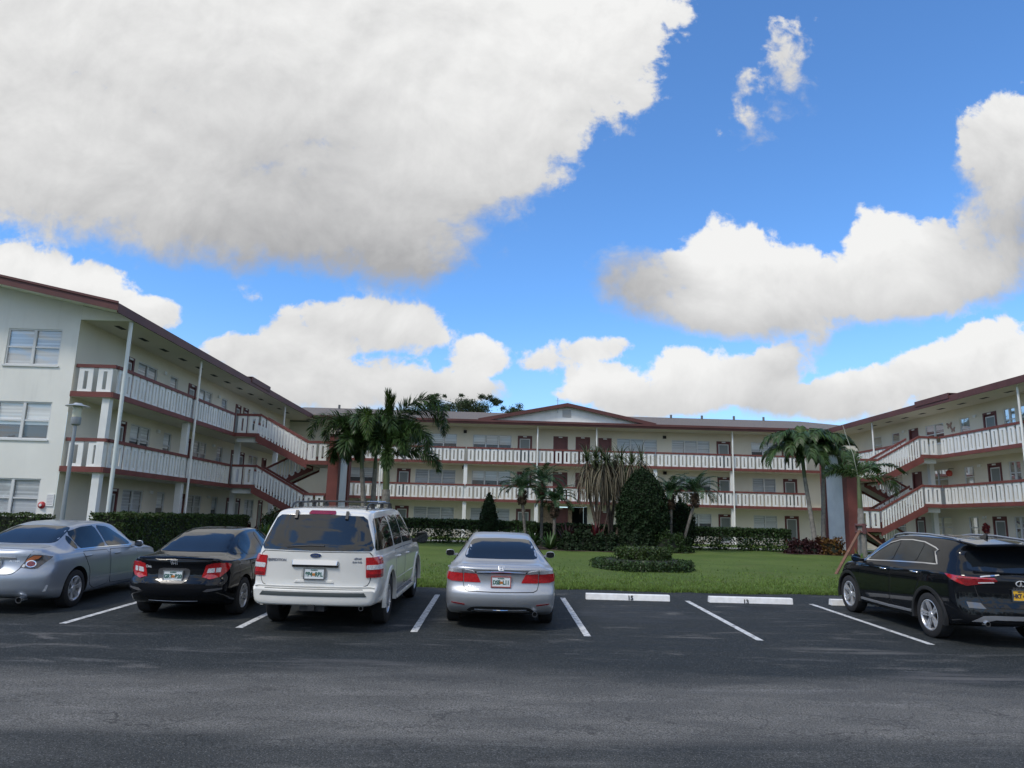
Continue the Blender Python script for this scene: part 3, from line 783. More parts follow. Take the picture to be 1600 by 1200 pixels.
def central():
    T = lambda l, d, z: (l, YC+d, z)
    loc = Vector((4.8, YC+8, .4)); rel = loc
    root = empty('apartment_building', loc, 0, 'long cream three storey apartment building with a small white gable over the courtyard', 'building')
    dw = GD; x0, x1 = XL, XR
    k = (YC+GD)/YC
    full = [('w2',-11.25,-9.3),('d',-7.6,-6.6),('w3',-6.25,-3.25),('w3',-2.05,.85),('d',1.32,2.4),('d2',7.4,8.4),('w3',8.8,11.85),('w3',12.95,15.85),('d',16.35,17.42),('w2',18.98,20.75),('d',21.3,22.35)]
    ent = [('r',4.0,5.1),('r',5.68,6.78)]
    walls = MB(T); hol = []
    for F in (F1, F2, F3):
        for (q, a, b) in full: hol.append((a, b, F+(.02 if q[0] == 'd' else .95), F+2.12))
        for (q, a, b) in ent:
            if F != F1: hol.append((a, b, F+.02, F+2.16))
    hol.append((3.05, 6.6, F1+.02, F1+2.4))
    wall_holes(walls, x0-3, x1+3, .2, EAVE, dw, hol)
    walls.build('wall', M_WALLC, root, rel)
    for F in (F1, F2, F3):
        for (q, a, b) in full:
            if q == 'd': door(root, rel, T, a, b, F+.02, F+2.12, dw, 0)
            elif q == 'd2': door(root, rel, T, a, b, F+.02, F+2.12, dw, 1)
            else: window(root, rel, T, a, b, F+.95, F+2.12, dw, int(q[1]), 0 if rnd.random() < .75 else 1)
        for (q, a, b) in ent:
            if F != F1: door(root, rel, T, a, b, F+.02, F+2.16, dw+.05, 1)
    # entrance bay on the ground floor: brick piers, maroon door and an open dark passage
    e = MB(T); e.box(3.05, 4.1, dw+.3, dw+.5, F1, F1+2.4); e.box(5.2, 5.5, dw+.3, dw+.5, F1, F1+2.4); e.build('brick_wall', M_BRICK, root, rel)
    door(root, rel, T, 4.1, 5.2, F1+.02, F1+2.3, dw+.35, 1)
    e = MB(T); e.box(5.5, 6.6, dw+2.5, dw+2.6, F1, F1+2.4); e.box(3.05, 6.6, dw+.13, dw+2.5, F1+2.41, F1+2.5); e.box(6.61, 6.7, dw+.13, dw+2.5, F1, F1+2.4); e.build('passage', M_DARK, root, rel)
    g = MB(T); g.box(x0-3, x1+3, -.6, dw+.1, .2, F1-.004); g.build('gallery_floor', M_GREYP, root, rel)
    cuts = [x0+1.7, -8.6, -2.46, 2.73, 7.06, 11.4, 17.05, x1-1.7]
    for F in (F2, F3):
        slab(root, rel, T, x0-.0, x1+.0, 0, dw, F)
        for a, b in zip(cuts[:-1], cuts[1:]):
            railing(root, rel, T, (a+.06, .04, F), (b-.06, .04, F))
    cols = [(-8.6, [(F1,F2-.2),(F2,F3-.2)], (F1,EAVE)), (-2.46, [(F1,F2-.2),(F2,F3-.2)], None), (2.73, [(F1,F2-.2)], (F2,EAVE)), (7.06, [(F1,F2-.2)], (F1,EAVE)),
            (11.4, [(F1,F2-.2),(F2,F3-.2)], None), (17.05, [(F1,F2-.2),(F2,F3-.2)], (F1,EAVE))]
    gallery_columns(root, rel, T, cols)
    sf = MB(T); sf.box(x0-.2, x1+.2, -.3, dw, EAVE, EAVE+.06); sf.build('soffit', M_SOFF, root, rel)
    # boxes and lights on the wall
    for F in (F2, F3):
        for l in (-2.65, 12.4):
            b = MB(T); b.box(l-.12, l+.12, dw-.12, dw-.002, F+2.2, F+2.42); b.build('wall_light', M_DARK, root, rel)
    # hipped roof
    zE = EAVE+.26; e0 = -.5; rise = .2; rd = 10.5; zr = zE+rise*(rd-e0)
    rf = MB(T)
    A, B, C, D = (x0-6,e0,zE), (x1+6,e0,zE), (x1+6,2*rd-e0,zE), (x0-6,2*rd-e0,zE); R0, R1 = (-17.3,rd,zr), (26.6,rd,zr)
    rf.quad(A, B, R1, R0); rf.quad(B, C, R1); rf.quad(C, D, R0, R1); rf.quad(D, A, R0); rf.quad(A, D, C, B)
    ro = rf.build('roof', M_ROOF, root, rel)
    fa = MB(T); fa.box(x0+.45, x1-.45, e0-.03, e0+.03, zE-.27, zE+.05); fa.box(x0+.45, x1-.45, e0-.11, e0-.031, zE-.12, zE+.03); fa.build('fascia', M_RED2, ro, rel)
    # small gable over the middle
    gx0, gx1, ap = -1.25, 10.95, 4.85; za = 10.22; zb = 8.98; gd = -.18
    ga = MB(T); ga.add([(gx0,gd,zE+.02), (gx1,gd,zE+.02), (gx1,gd,zb-.03), (ap,gd,za-.05), (gx0,gd,zb-.03)], [(0,1,2,3,4)])
    go = ga.build('gable', M_WHITE, root, rel)
    v = MB(T); v.box(4.52, 5.14, gd-.04, gd-.005, 9.33, 9.85)
    for q in range(7): v.box(4.55, 5.11, gd-.055, gd-.041, 9.36+q*.068, 9.40+q*.068)
    v.build('louvre_vent', mat('vent_grey', (.42,.42,.41), .6), go, rel)
    gr = MB(T); tk = MB(T)
    for (xa, xb) in ((gx0-.4, ap), (gx1+.4, ap)):
        z0 = zb-.4*(za-zb)/(ap-gx0); n0 = (xa, z0); n1 = (xb, za)
        gr.hexa([(n0[0],gd-.35,n0[1]), (n1[0],gd-.35,n1[1]), (n1[0],9,n1[1]), (n0[0],9,n0[1]), (n0[0],gd-.35,n0[1]+.08), (n1[0],gd-.35,n1[1]+.08), (n1[0],9,n1[1]+.08), (n0[0],9,n0[1]+.08)])
        tk.hexa([(n0[0],gd-.40,n0[1]-.16), (n1[0],gd-.40,n1[1]-.16), (n1[0],gd-.351,n1[1]-.16), (n0[0],gd-.351,n0[1]-.16), (n0[0],gd-.40,n0[1]+.10), (n1[0],gd-.40,n1[1]+.10), (n1[0],gd-.351,n1[1]+.10), (n0[0],gd-.351,n0[1]+.10)])
    gr.build('gable_roof', M_ROOF, go, rel); tk.build('gable_trim', M_RED2, go, rel)
    an = MB(T); an.tube([(4.15,-.3,9.6), (4.15,-.3,10.72)], .025, 6); an.tube([(4.0,-.3,10.5), (4.3,-.3,10.5)], .012, 5); an.build('antenna', M_PIPE, go, rel)
    for (l, h) in ((-14.0,.45), (-9.6,.4), (-6.8,.35), (20.3,.5), (17.5,.35), (14.8,.3), (22.9,.45)):
        v = MB(T); v.tube([(l,rd-1.2,zr-.3), (l,rd-1.2,zr+h*.25)], .10, 8); v.build('vent_pipe', mat('vent_pipe_grey', (.12,.12,.12), .6), ro, rel, smooth=60)
weather(M_WHITE, .10)
central()

# ------------------------------------------------------------------ things fixed to the walls
def wall_things():
    # round red alarm bell with the white notice beside it, on the left end wall
    y = 25.85
    r = empty('alarm_bell', (-15.98, y, 1.86), 0, 'round red alarm gong on the cream end wall of the left wing', 'alarm bell')
    mb = MB(); mb.lathe([(0,-.10),(.07,-.095),(.115,-.06),(.125,-.02),(.125,-.004),(0,-.004)], (0,0,0), 20, 'y'); mb.build('gong', mat('signal_red', (.42,.035,.04), .4), r, smooth=40)
    mb = MB(); mb.lathe([(0,-.125),(.045,-.12),(.05,-.098)], (0,0,0), 12, 'y'); mb.build('hub', M_WHITE, r, smooth=40)
    r = empty('notice', (-15.62+.0, y, 2.0), 0, 'white paper notice on the cream end wall beside the red alarm gong', 'sign')
    mb = MB(); mb.box(-.17-.05, .03, -.03, -.003, -.17, .25); mb.build('panel', M_WHITE, r)
    mb = MB()
    for q in range(7): mb.box(-.2, .0, -.034, -.0305, .19-q*.05, .205-q*.05)
    mb.build('lines_of_text', mat('pale_ink', (.45,.42,.46), .7), r)
    X = XR+GD
    def onR(l, z): return (X-.0, l, z)
    # wreath on the right wing, lantern, butterflies
    r = empty('wreath', onR(38.25, 2.0), 0, 'red flower wreath on the ground floor wall beside a maroon door', 'wreath')
    rs = np.random.default_rng(5); mb = MB()
    for k in range(170):
        a = rs.uniform(0, 2*PI); q = .19+rs.normal(0, .045); c = Vector((-.06+rs.normal(0,.03), q*math.cos(a), q*math.sin(a))); e = .045
        u = Vector(rs.normal(0,1,3)).normalized()*e; w = u.orthogonal().normalized()*e
        mb.quad(c-u-w, c+u-w, c+u+w, c-u+w)
    mb.build('blossoms', mat('wreath_red', (.36,.07,.07), .7, island=.5), r, fix=False)
    r = empty('lantern', onR(40.6, 5.05), 0, 'small red lantern hanging on the second floor gallery wall', 'lantern')
    mb = MB(); mb.lathe([(.03,.17),(.13,.13),(.17,.03),(.17,-.05),(.12,-.15),(.03,-.18)], (-.28,0,0), 14); mb.build('shade', mat('lantern_red', (.45,.07,.05), .6), r, smooth=50)
    mb = MB(); mb.bar((-.28,0,.16), (-.28,0,.26), .02); mb.bar((-.28,0,.26), (-.002,0,.26), .02); mb.build('bracket', M_DARK, r)
    r = empty('butterfly_ornament', onR(40.5, 7.65), 0, 'tan butterfly shaped ornament on the third floor wall', 'wall ornament')
    for (cy, cz, k) in ((.12,.12,1.0), (-.18,-.15,.8)):
        mb = MB()
        for sg in (1, -1):
            mb.prism([(cy, cz-.03), (cy+sg*.10*k, cz-.17*k), (cy+sg*.20*k, cz-.10*k), (cy+sg*.15*k, cz), (cy+sg*.26*k, cz+.12*k), (cy+sg*.2*k, cz+.2*k), (cy+sg*.06*k, cz+.12*k), (cy, cz+.04)], -.03, -.012, 'x')
        mb.build('wings', mat('copper_tan', (.33,.21,.16), .5), r)
    # lamp post on the left
    bx, by = -12.95, 22.0
    r = empty('lamp_post', (bx, by, gz(by)), 0, 'grey lamp post with flat round cap in front of the left wing', 'street lamp')
    mb = MB(); mb.lathe([(.10,-.1),(.10,.05),(.085,.06),(.07,.5),(.048,4.05),(.048,4.12)], n=14); mb.build('pole', mat('lamp_grey', (.30,.32,.33), .45, metal=.5), r, smooth=40)
    mb = MB(); mb.lathe([(0,4.02),(.07,4.03),(.13,4.06),(.14,4.10),(.14,4.28),(.13,4.29)], n=20); mb.build('lamp_base', mat('lamp_grey', (.3,.3,.3)), r, smooth=40)
    mb = MB(); mb.lathe([(.125,4.29),(.125,4.60),(.05,4.60)], n=20); mb.build('lens', mat('lamp_lens', (.55,.55,.42), .25), r, smooth=40)
    mb = MB(); mb.lathe([(0,4.72),(.11,4.715),(.14,4.68),(.32,4.635),(.345,4.615),(.32,4.605),(0,4.60)], n=28); mb.build('lamp_cap', mat('cap_grey', (.42,.45,.48), .4, metal=.3), r, smooth=35)
wall_things()
# ------------------------------------------------------------------ cars
def pchip(pts):
    x = np.array([p[0] for p in pts], float); y = np.array([p[1] for p in pts], float)
    h = np.diff(x); d = np.diff(y)/h; m = np.zeros(len(x))
    for i in range(1, len(x)-1):
        if d[i-1]*d[i] > 0:
            w1 = 2*h[i]+h[i-1]; w2 = h[i]+2*h[i-1]; m[i] = (w1+w2)/(w1/d[i-1]+w2/d[i])
    m[0] = d[0]; m[-1] = d[-1]
    def f(t):
        t = float(min(max(t, x[0]), x[-1])); i = int(min(max(np.searchsorted(x, t)-1, 0), len(h)-1))
        s = (t-x[i])/h[i]
        return float((2*s**3-3*s**2+1)*y[i]+(s**3-2*s**2+s)*h[i]*m[i]+(-2*s**3+3*s**2)*y[i+1]+(s**3-s**2)*h[i]*m[i+1])
    return f

def catmull(P, n=4):
    P = np.array(P, float); out = []
    Q = np.vstack([2*P[0]-P[1], P, 2*P[-1]-P[-2]])
    for i in range(1, len(Q)-2):
        p0, p1, p2, p3 = Q[i-1:i+3]
        for k in range(n):
            s = k/n
            out.append(.5*(2*p1+(-p0+p2)*s+(2*p0-5*p1+4*p2-p3)*s*s+(-p0+3*p1-3*p2+p3)*s**3))
    out.append(P[-1])
    return np.array(out)

def M_paint(name, col, metal=0.0, rough=.3, coat=1.0):
    return mat(name, col, rough, metal, coat, var=(3, .03))
M_CARGLASS = mat('tinted_car_glass', (.010,.013,.016), .02, spec=.5)
M_CARGLASS.node_tree.nodes['Principled BSDF'].inputs['IOR'].default_value = 1.62
M_SIDEGLASS = mat('side_car_glass', (.010,.014,.015), .02, spec=.5, var=(1.5,.5))
M_SEAM = mat('panel_seam', (.012,.012,.012), .7)
M_TRIM = mat('black_trim', (.018,.018,.019), .45)
M_RUBBER = mat('tyre_rubber', (.018,.018,.019), .85, bump=(60,.2))
M_CHROME = mat('chrome', (.75,.76,.78), .09, metal=1.0)
M_EMBLEM = mat('bright_emblem', (.78,.79,.80), .38, metal=.5)
M_ALLOY = mat('alloy_wheel', (.62,.63,.65), .36, metal=.6)
M_ALLOYD = mat('wheel_shadow', (.05,.05,.055), .5, metal=.4)
M_LAMP = mat('red_lamp', (.42,.010,.014), .08, coat=1.0, var=(40,.25))
M_LAMPD = mat('dark_red_lamp', (.20,.006,.010), .08, coat=1.0, var=(40,.25))
M_LENS = mat('clear_lens', (.60,.61,.62), .1, coat=1.0, var=(60,.25))
M_AMBER = mat('amber_lens', (.50,.16,.06), .12, coat=1.0)
M_ARCH = mat('wheel_arch_black', (.008,.008,.008), .9)
M_PLATE = mat('plate_white', (.66,.70,.70), .4)
M_PLATEY = mat('plate_yellow', (.72,.42,.03), .4)
M_GREEN = mat('plate_green', (.03,.12,.09), .5)
M_ORANGE = mat('plate_orange', (.55,.20,.04), .5)
M_INK = mat('plate_ink', (.03,.03,.06), .5)
M_BLUEOV = mat('emblem_blue', (.02,.04,.14), .2, coat=1)

class Car:
    def __init__(s, name, label, sp, loc, yaw, paint, cat='car'):
        s.sp = sp; s.L = sp['L']; s.paint = paint
        s.root = empty(name, loc, yaw, label, cat, None, pitch=math.atan(.02835))
        f = {k: pchip(sp[k]) for k in ('zt', 'zs', 'w', 'wr', 'zb')}
        rz, fz = pchip(sp['rear']), pchip(sp['front'])
        L = s.L; rr = sp.get('er', .07)
        ts = sorted(set([0, .004, .015, .035, .07, .11, .16] + list(np.linspace(.2, L-.2, 84)) + [L-q for q in (.16, .11, .07, .035, .015, .004, 0)]))
        rows = []
        def sec(t):
            ins = 0
            for q in (t, L-t):
                if q < rr: ins = max(ins, rr-math.sqrt(max(0, rr*rr-(rr-q)**2)))
            w = f['w'](t)-ins; zt = f['zt'](t)-ins*.6; zs = min(f['zs'](t), zt-.02)-ins*.2; wr = min(f['wr'](t)-ins, w-.03); zb = f['zb'](t)+ins*.6
            g = zt-zs; dr = min(sp.get('dr', .075), .42*g); bw = sp.get('bulge', .014)*min(1, g/.3)
            P = [(0,zb), (.5*w,zb), (.84*w,zb), (.945*w,zb+.035), (.985*w,zb+.16), (w,zb+.45*(zs-zb)), (.995*w,zs-.5*(zs-zb)*.4), (.975*w,zs-.06), (.945*w if g > .12 else .955*w,zs),
                 (.945*w+(wr-.945*w)*.5+bw,zs+(zt-dr-zs)*.5), (wr,zt-dr), (wr-.055,zt-dr*.38), (.72*wr,zt-dr*.12), (.4*wr,zt-.004), (0,zt)]
            return catmull(P, 4)
        cr_r, cr_f = sp.get('planr', .2), sp.get('planf', .4)
        lr, lf = sp.get('lr', 1.1), sp.get('lf', 1.2)
        def warp(P, t, w):
            out = []
            for (x, z) in P:
                y = t; a = min(1, abs(x)/max(w, .1))
                if t < lr: y += (rz(z)+cr_r*a**3.2)*(1-t/lr)**2
                if L-t < lf: y -= (fz(z)+cr_f*a**2.4)*(1-(L-t)/lf)**2
                out.append((x, y, z))
            return out
        caps = [0, .12, .25, .4, .55, .7, .82, .92, .975]
        S0 = sec(0); w0 = f['w'](0)
        for c in caps: rows.append(warp([(x*c, z) for x, z in S0], 0, w0))
        for t in ts: rows.append(warp(sec(t), t, f['w'](t)))
        S1 = sec(L); w1 = f['w'](L)
        for c in reversed(caps): rows.append(warp([(x*c, z) for x, z in S1], L, w1))
        A = np.array(rows); n = A.shape[1]; R = A.shape[0]
        B = A[:, ::-1, :].copy(); B[:, :, 0] *= -1
        G = np.concatenate([A, B[:, 1:-1, :]], 1)       # ring around the body
        n = G.shape[1]
        me = bpy.data.meshes.new('body')
        V = [tuple(p) for p in G.reshape(-1, 3)]
        F = [(i*n+k, i*n+(k+1) % n, (i+1)*n+(k+1) % n, (i+1)*n+k) for i in range(R-1) for k in range(n)]
        bm = bmesh.new(); bv = [bm.verts.new(v) for v in V]
        for q in F: bm.faces.new([bv[i] for i in q])
        bmesh.ops.remove_doubles(bm, verts=bm.verts, dist=.0006)
        bmesh.ops.dissolve_degenerate(bm, edges=bm.edges, dist=.0003)
        bmesh.ops.holes_fill(bm, edges=[e for e in bm.edges if e.is_boundary])
        bmesh.ops.recalc_face_normals(bm, faces=bm.faces)
        bm.to_mesh(me)
        s.bvh = BVHTree.FromBMesh(bm); bm.free()
        me.materials.append(paint); me.materials.append(M_ARCH)
        s.body = link('body', me, s.root)
        # wheel wells
        for y in (sp['ax'][0], sp['ax'][1]):
            mb = MB(); ra = sp['ra']
            cx = sp['tr']-.32
            for sg in (1, -1):
                prof = [(0, cx*sg), (ra, cx*sg), (ra, 1.5*sg), (0, 1.5*sg)]
                mb.lathe(prof, (0, y, sp['R']+.0), 40, 'x')
            me2 = bpy.data.meshes.new('cut'); me2.from_pydata(mb.v, [], mb.f)
            b2 = bmesh.new(); b2.from_mesh(me2); bmesh.ops.remove_doubles(b2, verts=b2.verts, dist=1e-5); bmesh.ops.dissolve_degenerate(b2, edges=b2.edges, dist=1e-5); bmesh.ops.recalc_face_normals(b2, faces=b2.faces); b2.to_mesh(me2); b2.free()
            me2.materials.append(M_ARCH)
            c = link('cut', me2)
            md = s.body.modifiers.new('w', 'BOOLEAN'); md.operation = 'DIFFERENCE'; md.object = c; md.solver = 'EXACT'; md.material_mode = 'TRANSFER'
            s.body.parent = None
            bpy.context.view_layer.update()
            dg = bpy.context.evaluated_depsgraph_get()
            nm = bpy.data.meshes.new_from_object(s.body.evaluated_get(dg))
            s.body.modifiers.clear(); s.body.data = nm; s.body.parent = s.root
            bpy.data.objects.remove(c)
        nm = s.body.data; nm.name = 'body'
        nm.polygons.foreach_set('use_smooth', [True]*len(nm.polygons)); nm.set_sharp_from_angle(angle=math.radians(38))
        s.wheels()
    def ray(s, a, b, ax, cyl=None):
        if ax == 'rear': o, d = Vector((a,-4,b)), Vector((0,1,0))
        elif ax == 'front': o, d = Vector((a,s.L+4,b)), Vector((0,-1,0))
        elif ax == 'R': o, d = Vector((4,a,b)), Vector((-1,0,0))
        elif ax == 'L': o, d = Vector((-4,a,b)), Vector((1,0,0))
        elif ax == 'top': o, d = Vector((a,b,5)), Vector((0,0,-1))
        else:
            x0, y0, sg = cyl; t = math.radians(a); out = Vector((math.sin(t)*sg, -math.cos(t), 0))
            o, d = Vector((x0*sg, y0, b))+out*4, -out
        h, n, i, _ = s.bvh.ray_cast(o, d)
        if h is None:
            h, n, i, _ = s.bvh.find_nearest(o+d*(3.2 if ax not in ('rear','front') else 4.2))
        if n.dot(d) > 0: n = -n
        return h, n
    def patch(s, name, poly, ax, m, parent=None, off=.004, sm=1, step=.06, skirt=.018, cyl=None, rad=None):
        if rad is None: rad = .012 if ('lamp' in name or 'lens' in name or 'light' in name) else .05
        P = [Vector(p) for p in poly]
        sx = 100.0 if ax == 'cyl' else 1.0            # degrees count like centimetres
        P = [Vector((p.x/sx, p.y)) for p in P]
        for _ in range(sm):
            Q = []
            for i, p in enumerate(P):
                q = P[(i+1) % len(P)]; l = (q-p).length; c = min(.25, rad/max(l, 1e-6))
                Q += [p.lerp(q, c), q.lerp(p, c)]
            P = Q
        B = []
        for i, p in enumerate(P):
            q = P[(i+1) % len(P)]; k = max(1, int((q-p).length/step))
            B += [p.lerp(q, j/k) for j in range(k)]
        nb = len(B)
        x0 = min(p.x for p in B); x1 = max(p.x for p in B); y0 = min(p.y for p in B); y1 = max(p.y for p in B)
        I = []
        def inside(x, y):
            c = False
            for i in range(nb):
                a, b = B[i], B[(i+1) % nb]
                if (a.y > y) != (b.y > y) and x < (b.x-a.x)*(y-a.y)/(b.y-a.y)+a.x: c = not c
            return c
        nx = int((x1-x0)/step)+1; ny = int((y1-y0)/step)+1
        for i in range(1, nx):
            for j in range(1, ny):
                v = Vector((x0+(x1-x0)*i/nx, y0+(y1-y0)*j/ny))
                if inside(v.x, v.y) and min((v-b).length for b in B) > step*.4: I.append(v)
        vs, es, fs, *_ = delaunay_2d_cdt(B+I, [(i, (i+1) % nb) for i in range(nb)], [], 1, 1e-5)
        V = []; N = []
        for v in vs:
            h, n = s.ray(v.x*sx, v.y, ax, cyl); V.append(h+n*off); N.append(n)
        F = [tuple(f) for f in fs]
        cnt = {}
        for f in F:
            for a, b in zip(f, f[1:]+f[:1]): cnt[(a, b)] = 1
        bd = [e for e in cnt if (e[1], e[0]) not in cnt]
        idx = {}; W = list(V)
        for a, b in bd:
            for q in (a, b):
                if q not in idx:
                    idx[q] = (len(W), len(W)+1); W.append(V[q]); W.append(V[q]-N[q]*(off+skirt))
        for a, b in bd:
            F.append((idx[a][0], idx[b][0], idx[b][1], idx[a][1]))
        me = bpy.data.meshes.new(name); me.from_pydata(W, [], F)
        bm = bmesh.new(); bm.from_mesh(me); bm.faces.ensure_lookup_table()
        # orient the faces outward
        nf = len(fs)
        for f in bm.faces[:nf]:
            f.normal_update()
            n = sum((N[v.index] for v in f.verts if v.index < len(N)), Vector())
            if f.normal.dot(n) < 0: f.normal_flip()
        bm.to_mesh(me); bm.free()
        me.polygons.foreach_set('use_smooth', [i < nf for i in range(len(me.polygons))])
        me.materials.append(m)
        return link(name, me, parent or s.root)
    def panel(s, name, poly, ax, cyl=None, seam=.011, sm=1, m=None, parent=None):
        c = sum((Vector(p) for p in poly), Vector((0,0)))/len(poly)
        big = []
        n = len(poly)
        area = sum(poly[i][0]*poly[(i+1) % n][1]-poly[(i+1) % n][0]*poly[i][1] for i in range(n)); sg = 1 if area > 0 else -1
        for i in range(n):
            p0, p1, p2 = Vector(poly[i-1]), Vector(poly[i]), Vector(poly[(i+1) % n])
            e1, e2 = (p1-p0).normalized(), (p2-p1).normalized()
            n1, n2 = Vector((e1.y, -e1.x))*sg, Vector((e2.y, -e2.x))*sg
            bis = n1+n2; k = seam/max(.35, bis.length/2*1.0)
            big.append(p1+bis.normalized()*k)
        pn = s.patch(name, poly, ax, m or s.paint, parent, .005, sm, cyl=cyl)
        s.patch('panel_gap', big, ax, M_SEAM, pn, .0015, sm, cyl=cyl, skirt=.01)
        return pn
    def wheels(s):
        sp = s.sp; R = sp['R']; rim = sp['rim']; W = .115
        ty = MB(); ty.lathe([(rim-.01,-W*.8),(rim+.015,-W),(R-.03,-W),(R-.006,-W*.86),(R,-W*.6),(R,W*.6),(R-.006,W*.86),(R-.03,W),(rim+.015,W),(rim-.01,W*.8)], n=40, axis='x')
        rm = MB()
        o = W-.012
        rm.mi = 0; rm.lathe([(rim+.004,o-.06),(rim+.006,o),(rim-.012,o+.006),(rim-.028,o-.015),(rim-.03,-W*.7)], n=40, axis='x')
        ns = sp['spokes']
        for k in range(ns):
            a = 2*PI*k/ns; da = sp.get('fork', 0)
            for dq in ((-da, da) if da else (0,)):
                p0 = Vector((o-.035, .035*math.cos(a), .035*math.sin(a))); p1 = Vector((o-.005, (rim-.02)*math.cos(a+dq), (rim-.02)*math.sin(a+dq)))
                d = p1-p0; tn = Vector((0, -math.sin(a), math.cos(a)))
                w0, w1 = sp['sw']*1.15, sp['sw']*.8
                th = Vector((.022, 0, 0))
                rm.hexa([p0-tn*w0-th, p0+tn*w0-th, p1+tn*w1-th, p1-tn*w1-th, p0-tn*w0+th*.4, p0+tn*w0+th*.4, p1+tn*w1+th*.3, p1-tn*w1+th*.3])
        rm.lathe([(0,o-.012),(.05,o-.014),(.062,o-.03),(.062,o-.07)], n=20, axis='x')
        rm.mi = 1; rm.lathe([(0,o-.085),(rim-.02,o-.085)], n=32, axis='x')
        tm = ty.build('wheel', M_RUBBER, s.root, smooth=35); ro = rm.build('rim', [M_ALLOY, M_ALLOYD], tm, smooth=30)
        first = True
        for y in sp['ax']:
            for sg in (1, -1):
                if first: t, r = tm, ro; first = False
                else:
                    t = tm.copy(); COL.objects.link(t); t.parent = s.root
                    r = ro.copy(); COL.objects.link(r); r.parent = t
                t.location = (sg*(sp['tr']), y, R); t.rotation_euler = (rnd.uniform(0, 6), 0, 0) if sg > 0 else (rnd.uniform(0, 6), 0, PI)
    def on_rear(s, x, z, off=.006):
        h, n = s.ray(x, z, 'rear')
        n = (n+Vector((0,-.0001,0))).normalized()
        X = Vector((1,0,0)); X = (X-n*X.dot(n)).normalized(); Y = n.cross(X)
        if Y.z < 0: Y = -Y
        M = Matrix((X, Y, n)).transposed().to_4x4(); M.translation = h+n*off
        return M
    def badge(s, name, txt, x, z, size, m=None, bold=.002, sx=1.0):
        return text(name, txt, size, m or M_EMBLEM, s.on_rear(x, z) @ Matrix.Diagonal((sx,1,1,1)), s.root, bold, .003)
    def plate(s, x, z, txt, base=None, ink=None, top='FLORIDA', w=.152, h=.076, frame=None, fy=None):
        M = s.on_rear(x, z, .012)
        # plates hang nearly upright
        h0 = M.translation.copy(); M = Matrix.Rotation(PI/2-.05, 4, 'X'); M.translation = h0+Vector((0,-.022,0))
        mb = MB(lambda a, b, c: tuple(M @ Vector((a, b, c))))
        mb.box(-w, w, -h, h, -.02, .001)
        po = mb.build('license_plate', base or M_PLATE, s.root)
        mb = MB(lambda a, b, c: tuple(M @ Vector((a, b, c)))); t = .012
        mb.box(-w-t, w+t, h-.004, h+t, -.02, .008); mb.box(-w-t, w+t, -h-t, -h+.004, -.02, .008); mb.box(-w-t, -w+.004, -h+.005, h-.005, -.02, .008); mb.box(w-.004, w+t, -h+.005, h-.005, -.02, .008)
        mb.build('plate_frame', frame or M_CHROME, po)
        text('plate_text', txt, .083, ink or M_GREEN, M @ Matrix.Translation((0,-.012,.003)) @ Matrix.Diagonal((.86,1.05,1,1)), po, .004, .001)
        text('state_lettering', top, .026, ink or M_GREEN, M @ Matrix.Translation((0,.052,.003)), po, .0012, .001)
        if base is None:
            mb = MB(lambda a, b, c: tuple(M @ Vector((a, b, c))))
            for dx in (-.012, .014): mb.disc((dx, -.012, .0035), .021, 'z', 12)
            mb.build('plate_orange_mark', M_ORANGE, po)
        return po
    def mirror(s, x, y, z, m, sg, w=.2, h=.13):
        mb = MB()
        # rounded housing
        prof = []
        for i in range(9):
            u = -1+2*i/8
            for j in range(12):
                a = 2*PI*j/12
                r = math.sqrt(max(0, 1-abs(u)**3))
                prof.append((x+sg*(w*.5+u*w*.5*.98), y+.055*math.sin(a)*r*(1 if math.sin(a) > 0 else .5), z+h*.5*math.cos(a)*r*(1.0+.1*u*1)))
        mb.add(prof, [(i*12+j, i*12+(j+1) % 12, (i+1)*12+(j+1) % 12, (i+1)*12+j) for i in range(8) for j in range(12)])
        mb.hexa([(x-sg*.07,y+.0,z-h*.45),(x+sg*.06,y+.0,z-h*.4),(x+sg*.06,y+.05,z-h*.4),(x-sg*.07,y+.05,z-h*.45),(x-sg*.07,y+.0,z-h*.1),(x+sg*.06,y+.0,z-h*.1),(x+sg*.06,y+.05,z-h*.1),(x-sg*.07,y+.05,z-h*.1)])
        mo = mb.build('wing_mirror', m, s.root, smooth=50)
        g = MB(); vs = []
        for j in range(16):
            a = 2*PI*j/16; c, q = math.cos(a), math.sin(a)
            vs.append((x+sg*w*.5+w*.42*math.copysign(abs(c)**.6, c), y-.031, z+h*.42*math.copysign(abs(q)**.6, q)))
        g.add(vs, [tuple(range(16))]); g.build('mirror_glass', mat('mirror_glass', (.10,.105,.11), .05, metal=1), mo)
    def handle(s, y, z, sg, m, parent=None):
        h, n = s.ray(y, z, 'R' if sg > 0 else 'L')
        mb = MB(); P = [(h.x+sg*.0, y-.10, h.z), (h.x+sg*.035, y-.075, h.z+.002), (h.x+sg*.04, y, h.z+.004), (h.x+sg*.035, y+.075, h.z+.002), (h.x, y+.10, h.z)]
        mb.tube(P, [.011,.015,.016,.015,.011], 8); mb.build('handle', m, parent or s.root, smooth=60)
    def strip(s, name, pts, ax, w, m, parent=None, off=.006, h=.006):
        """narrow raised strip following points projected on the body"""
        mb = MB(); P = []
        for i in range(len(pts)-1):
            a, b = Vector(pts[i]), Vector(pts[i+1]); k = max(1, int((b-a).length/.06))
            P += [a.lerp(b, j/k) for j in range(k)]
        P.append(Vector(pts[-1]))
        H = [s.ray(p.x, p.y, ax) for p in P]
        rows = []
        for i, (p, n) in enumerate(H):
            d = (H[min(i+1, len(H)-1)][0]-H[max(i-1, 0)][0]).normalized(); q = n.cross(d).normalized()*w/2
            rows.append([p-q-n*.004, p-q*.7+n*h, p+q*.7+n*h, p+q-n*.004])
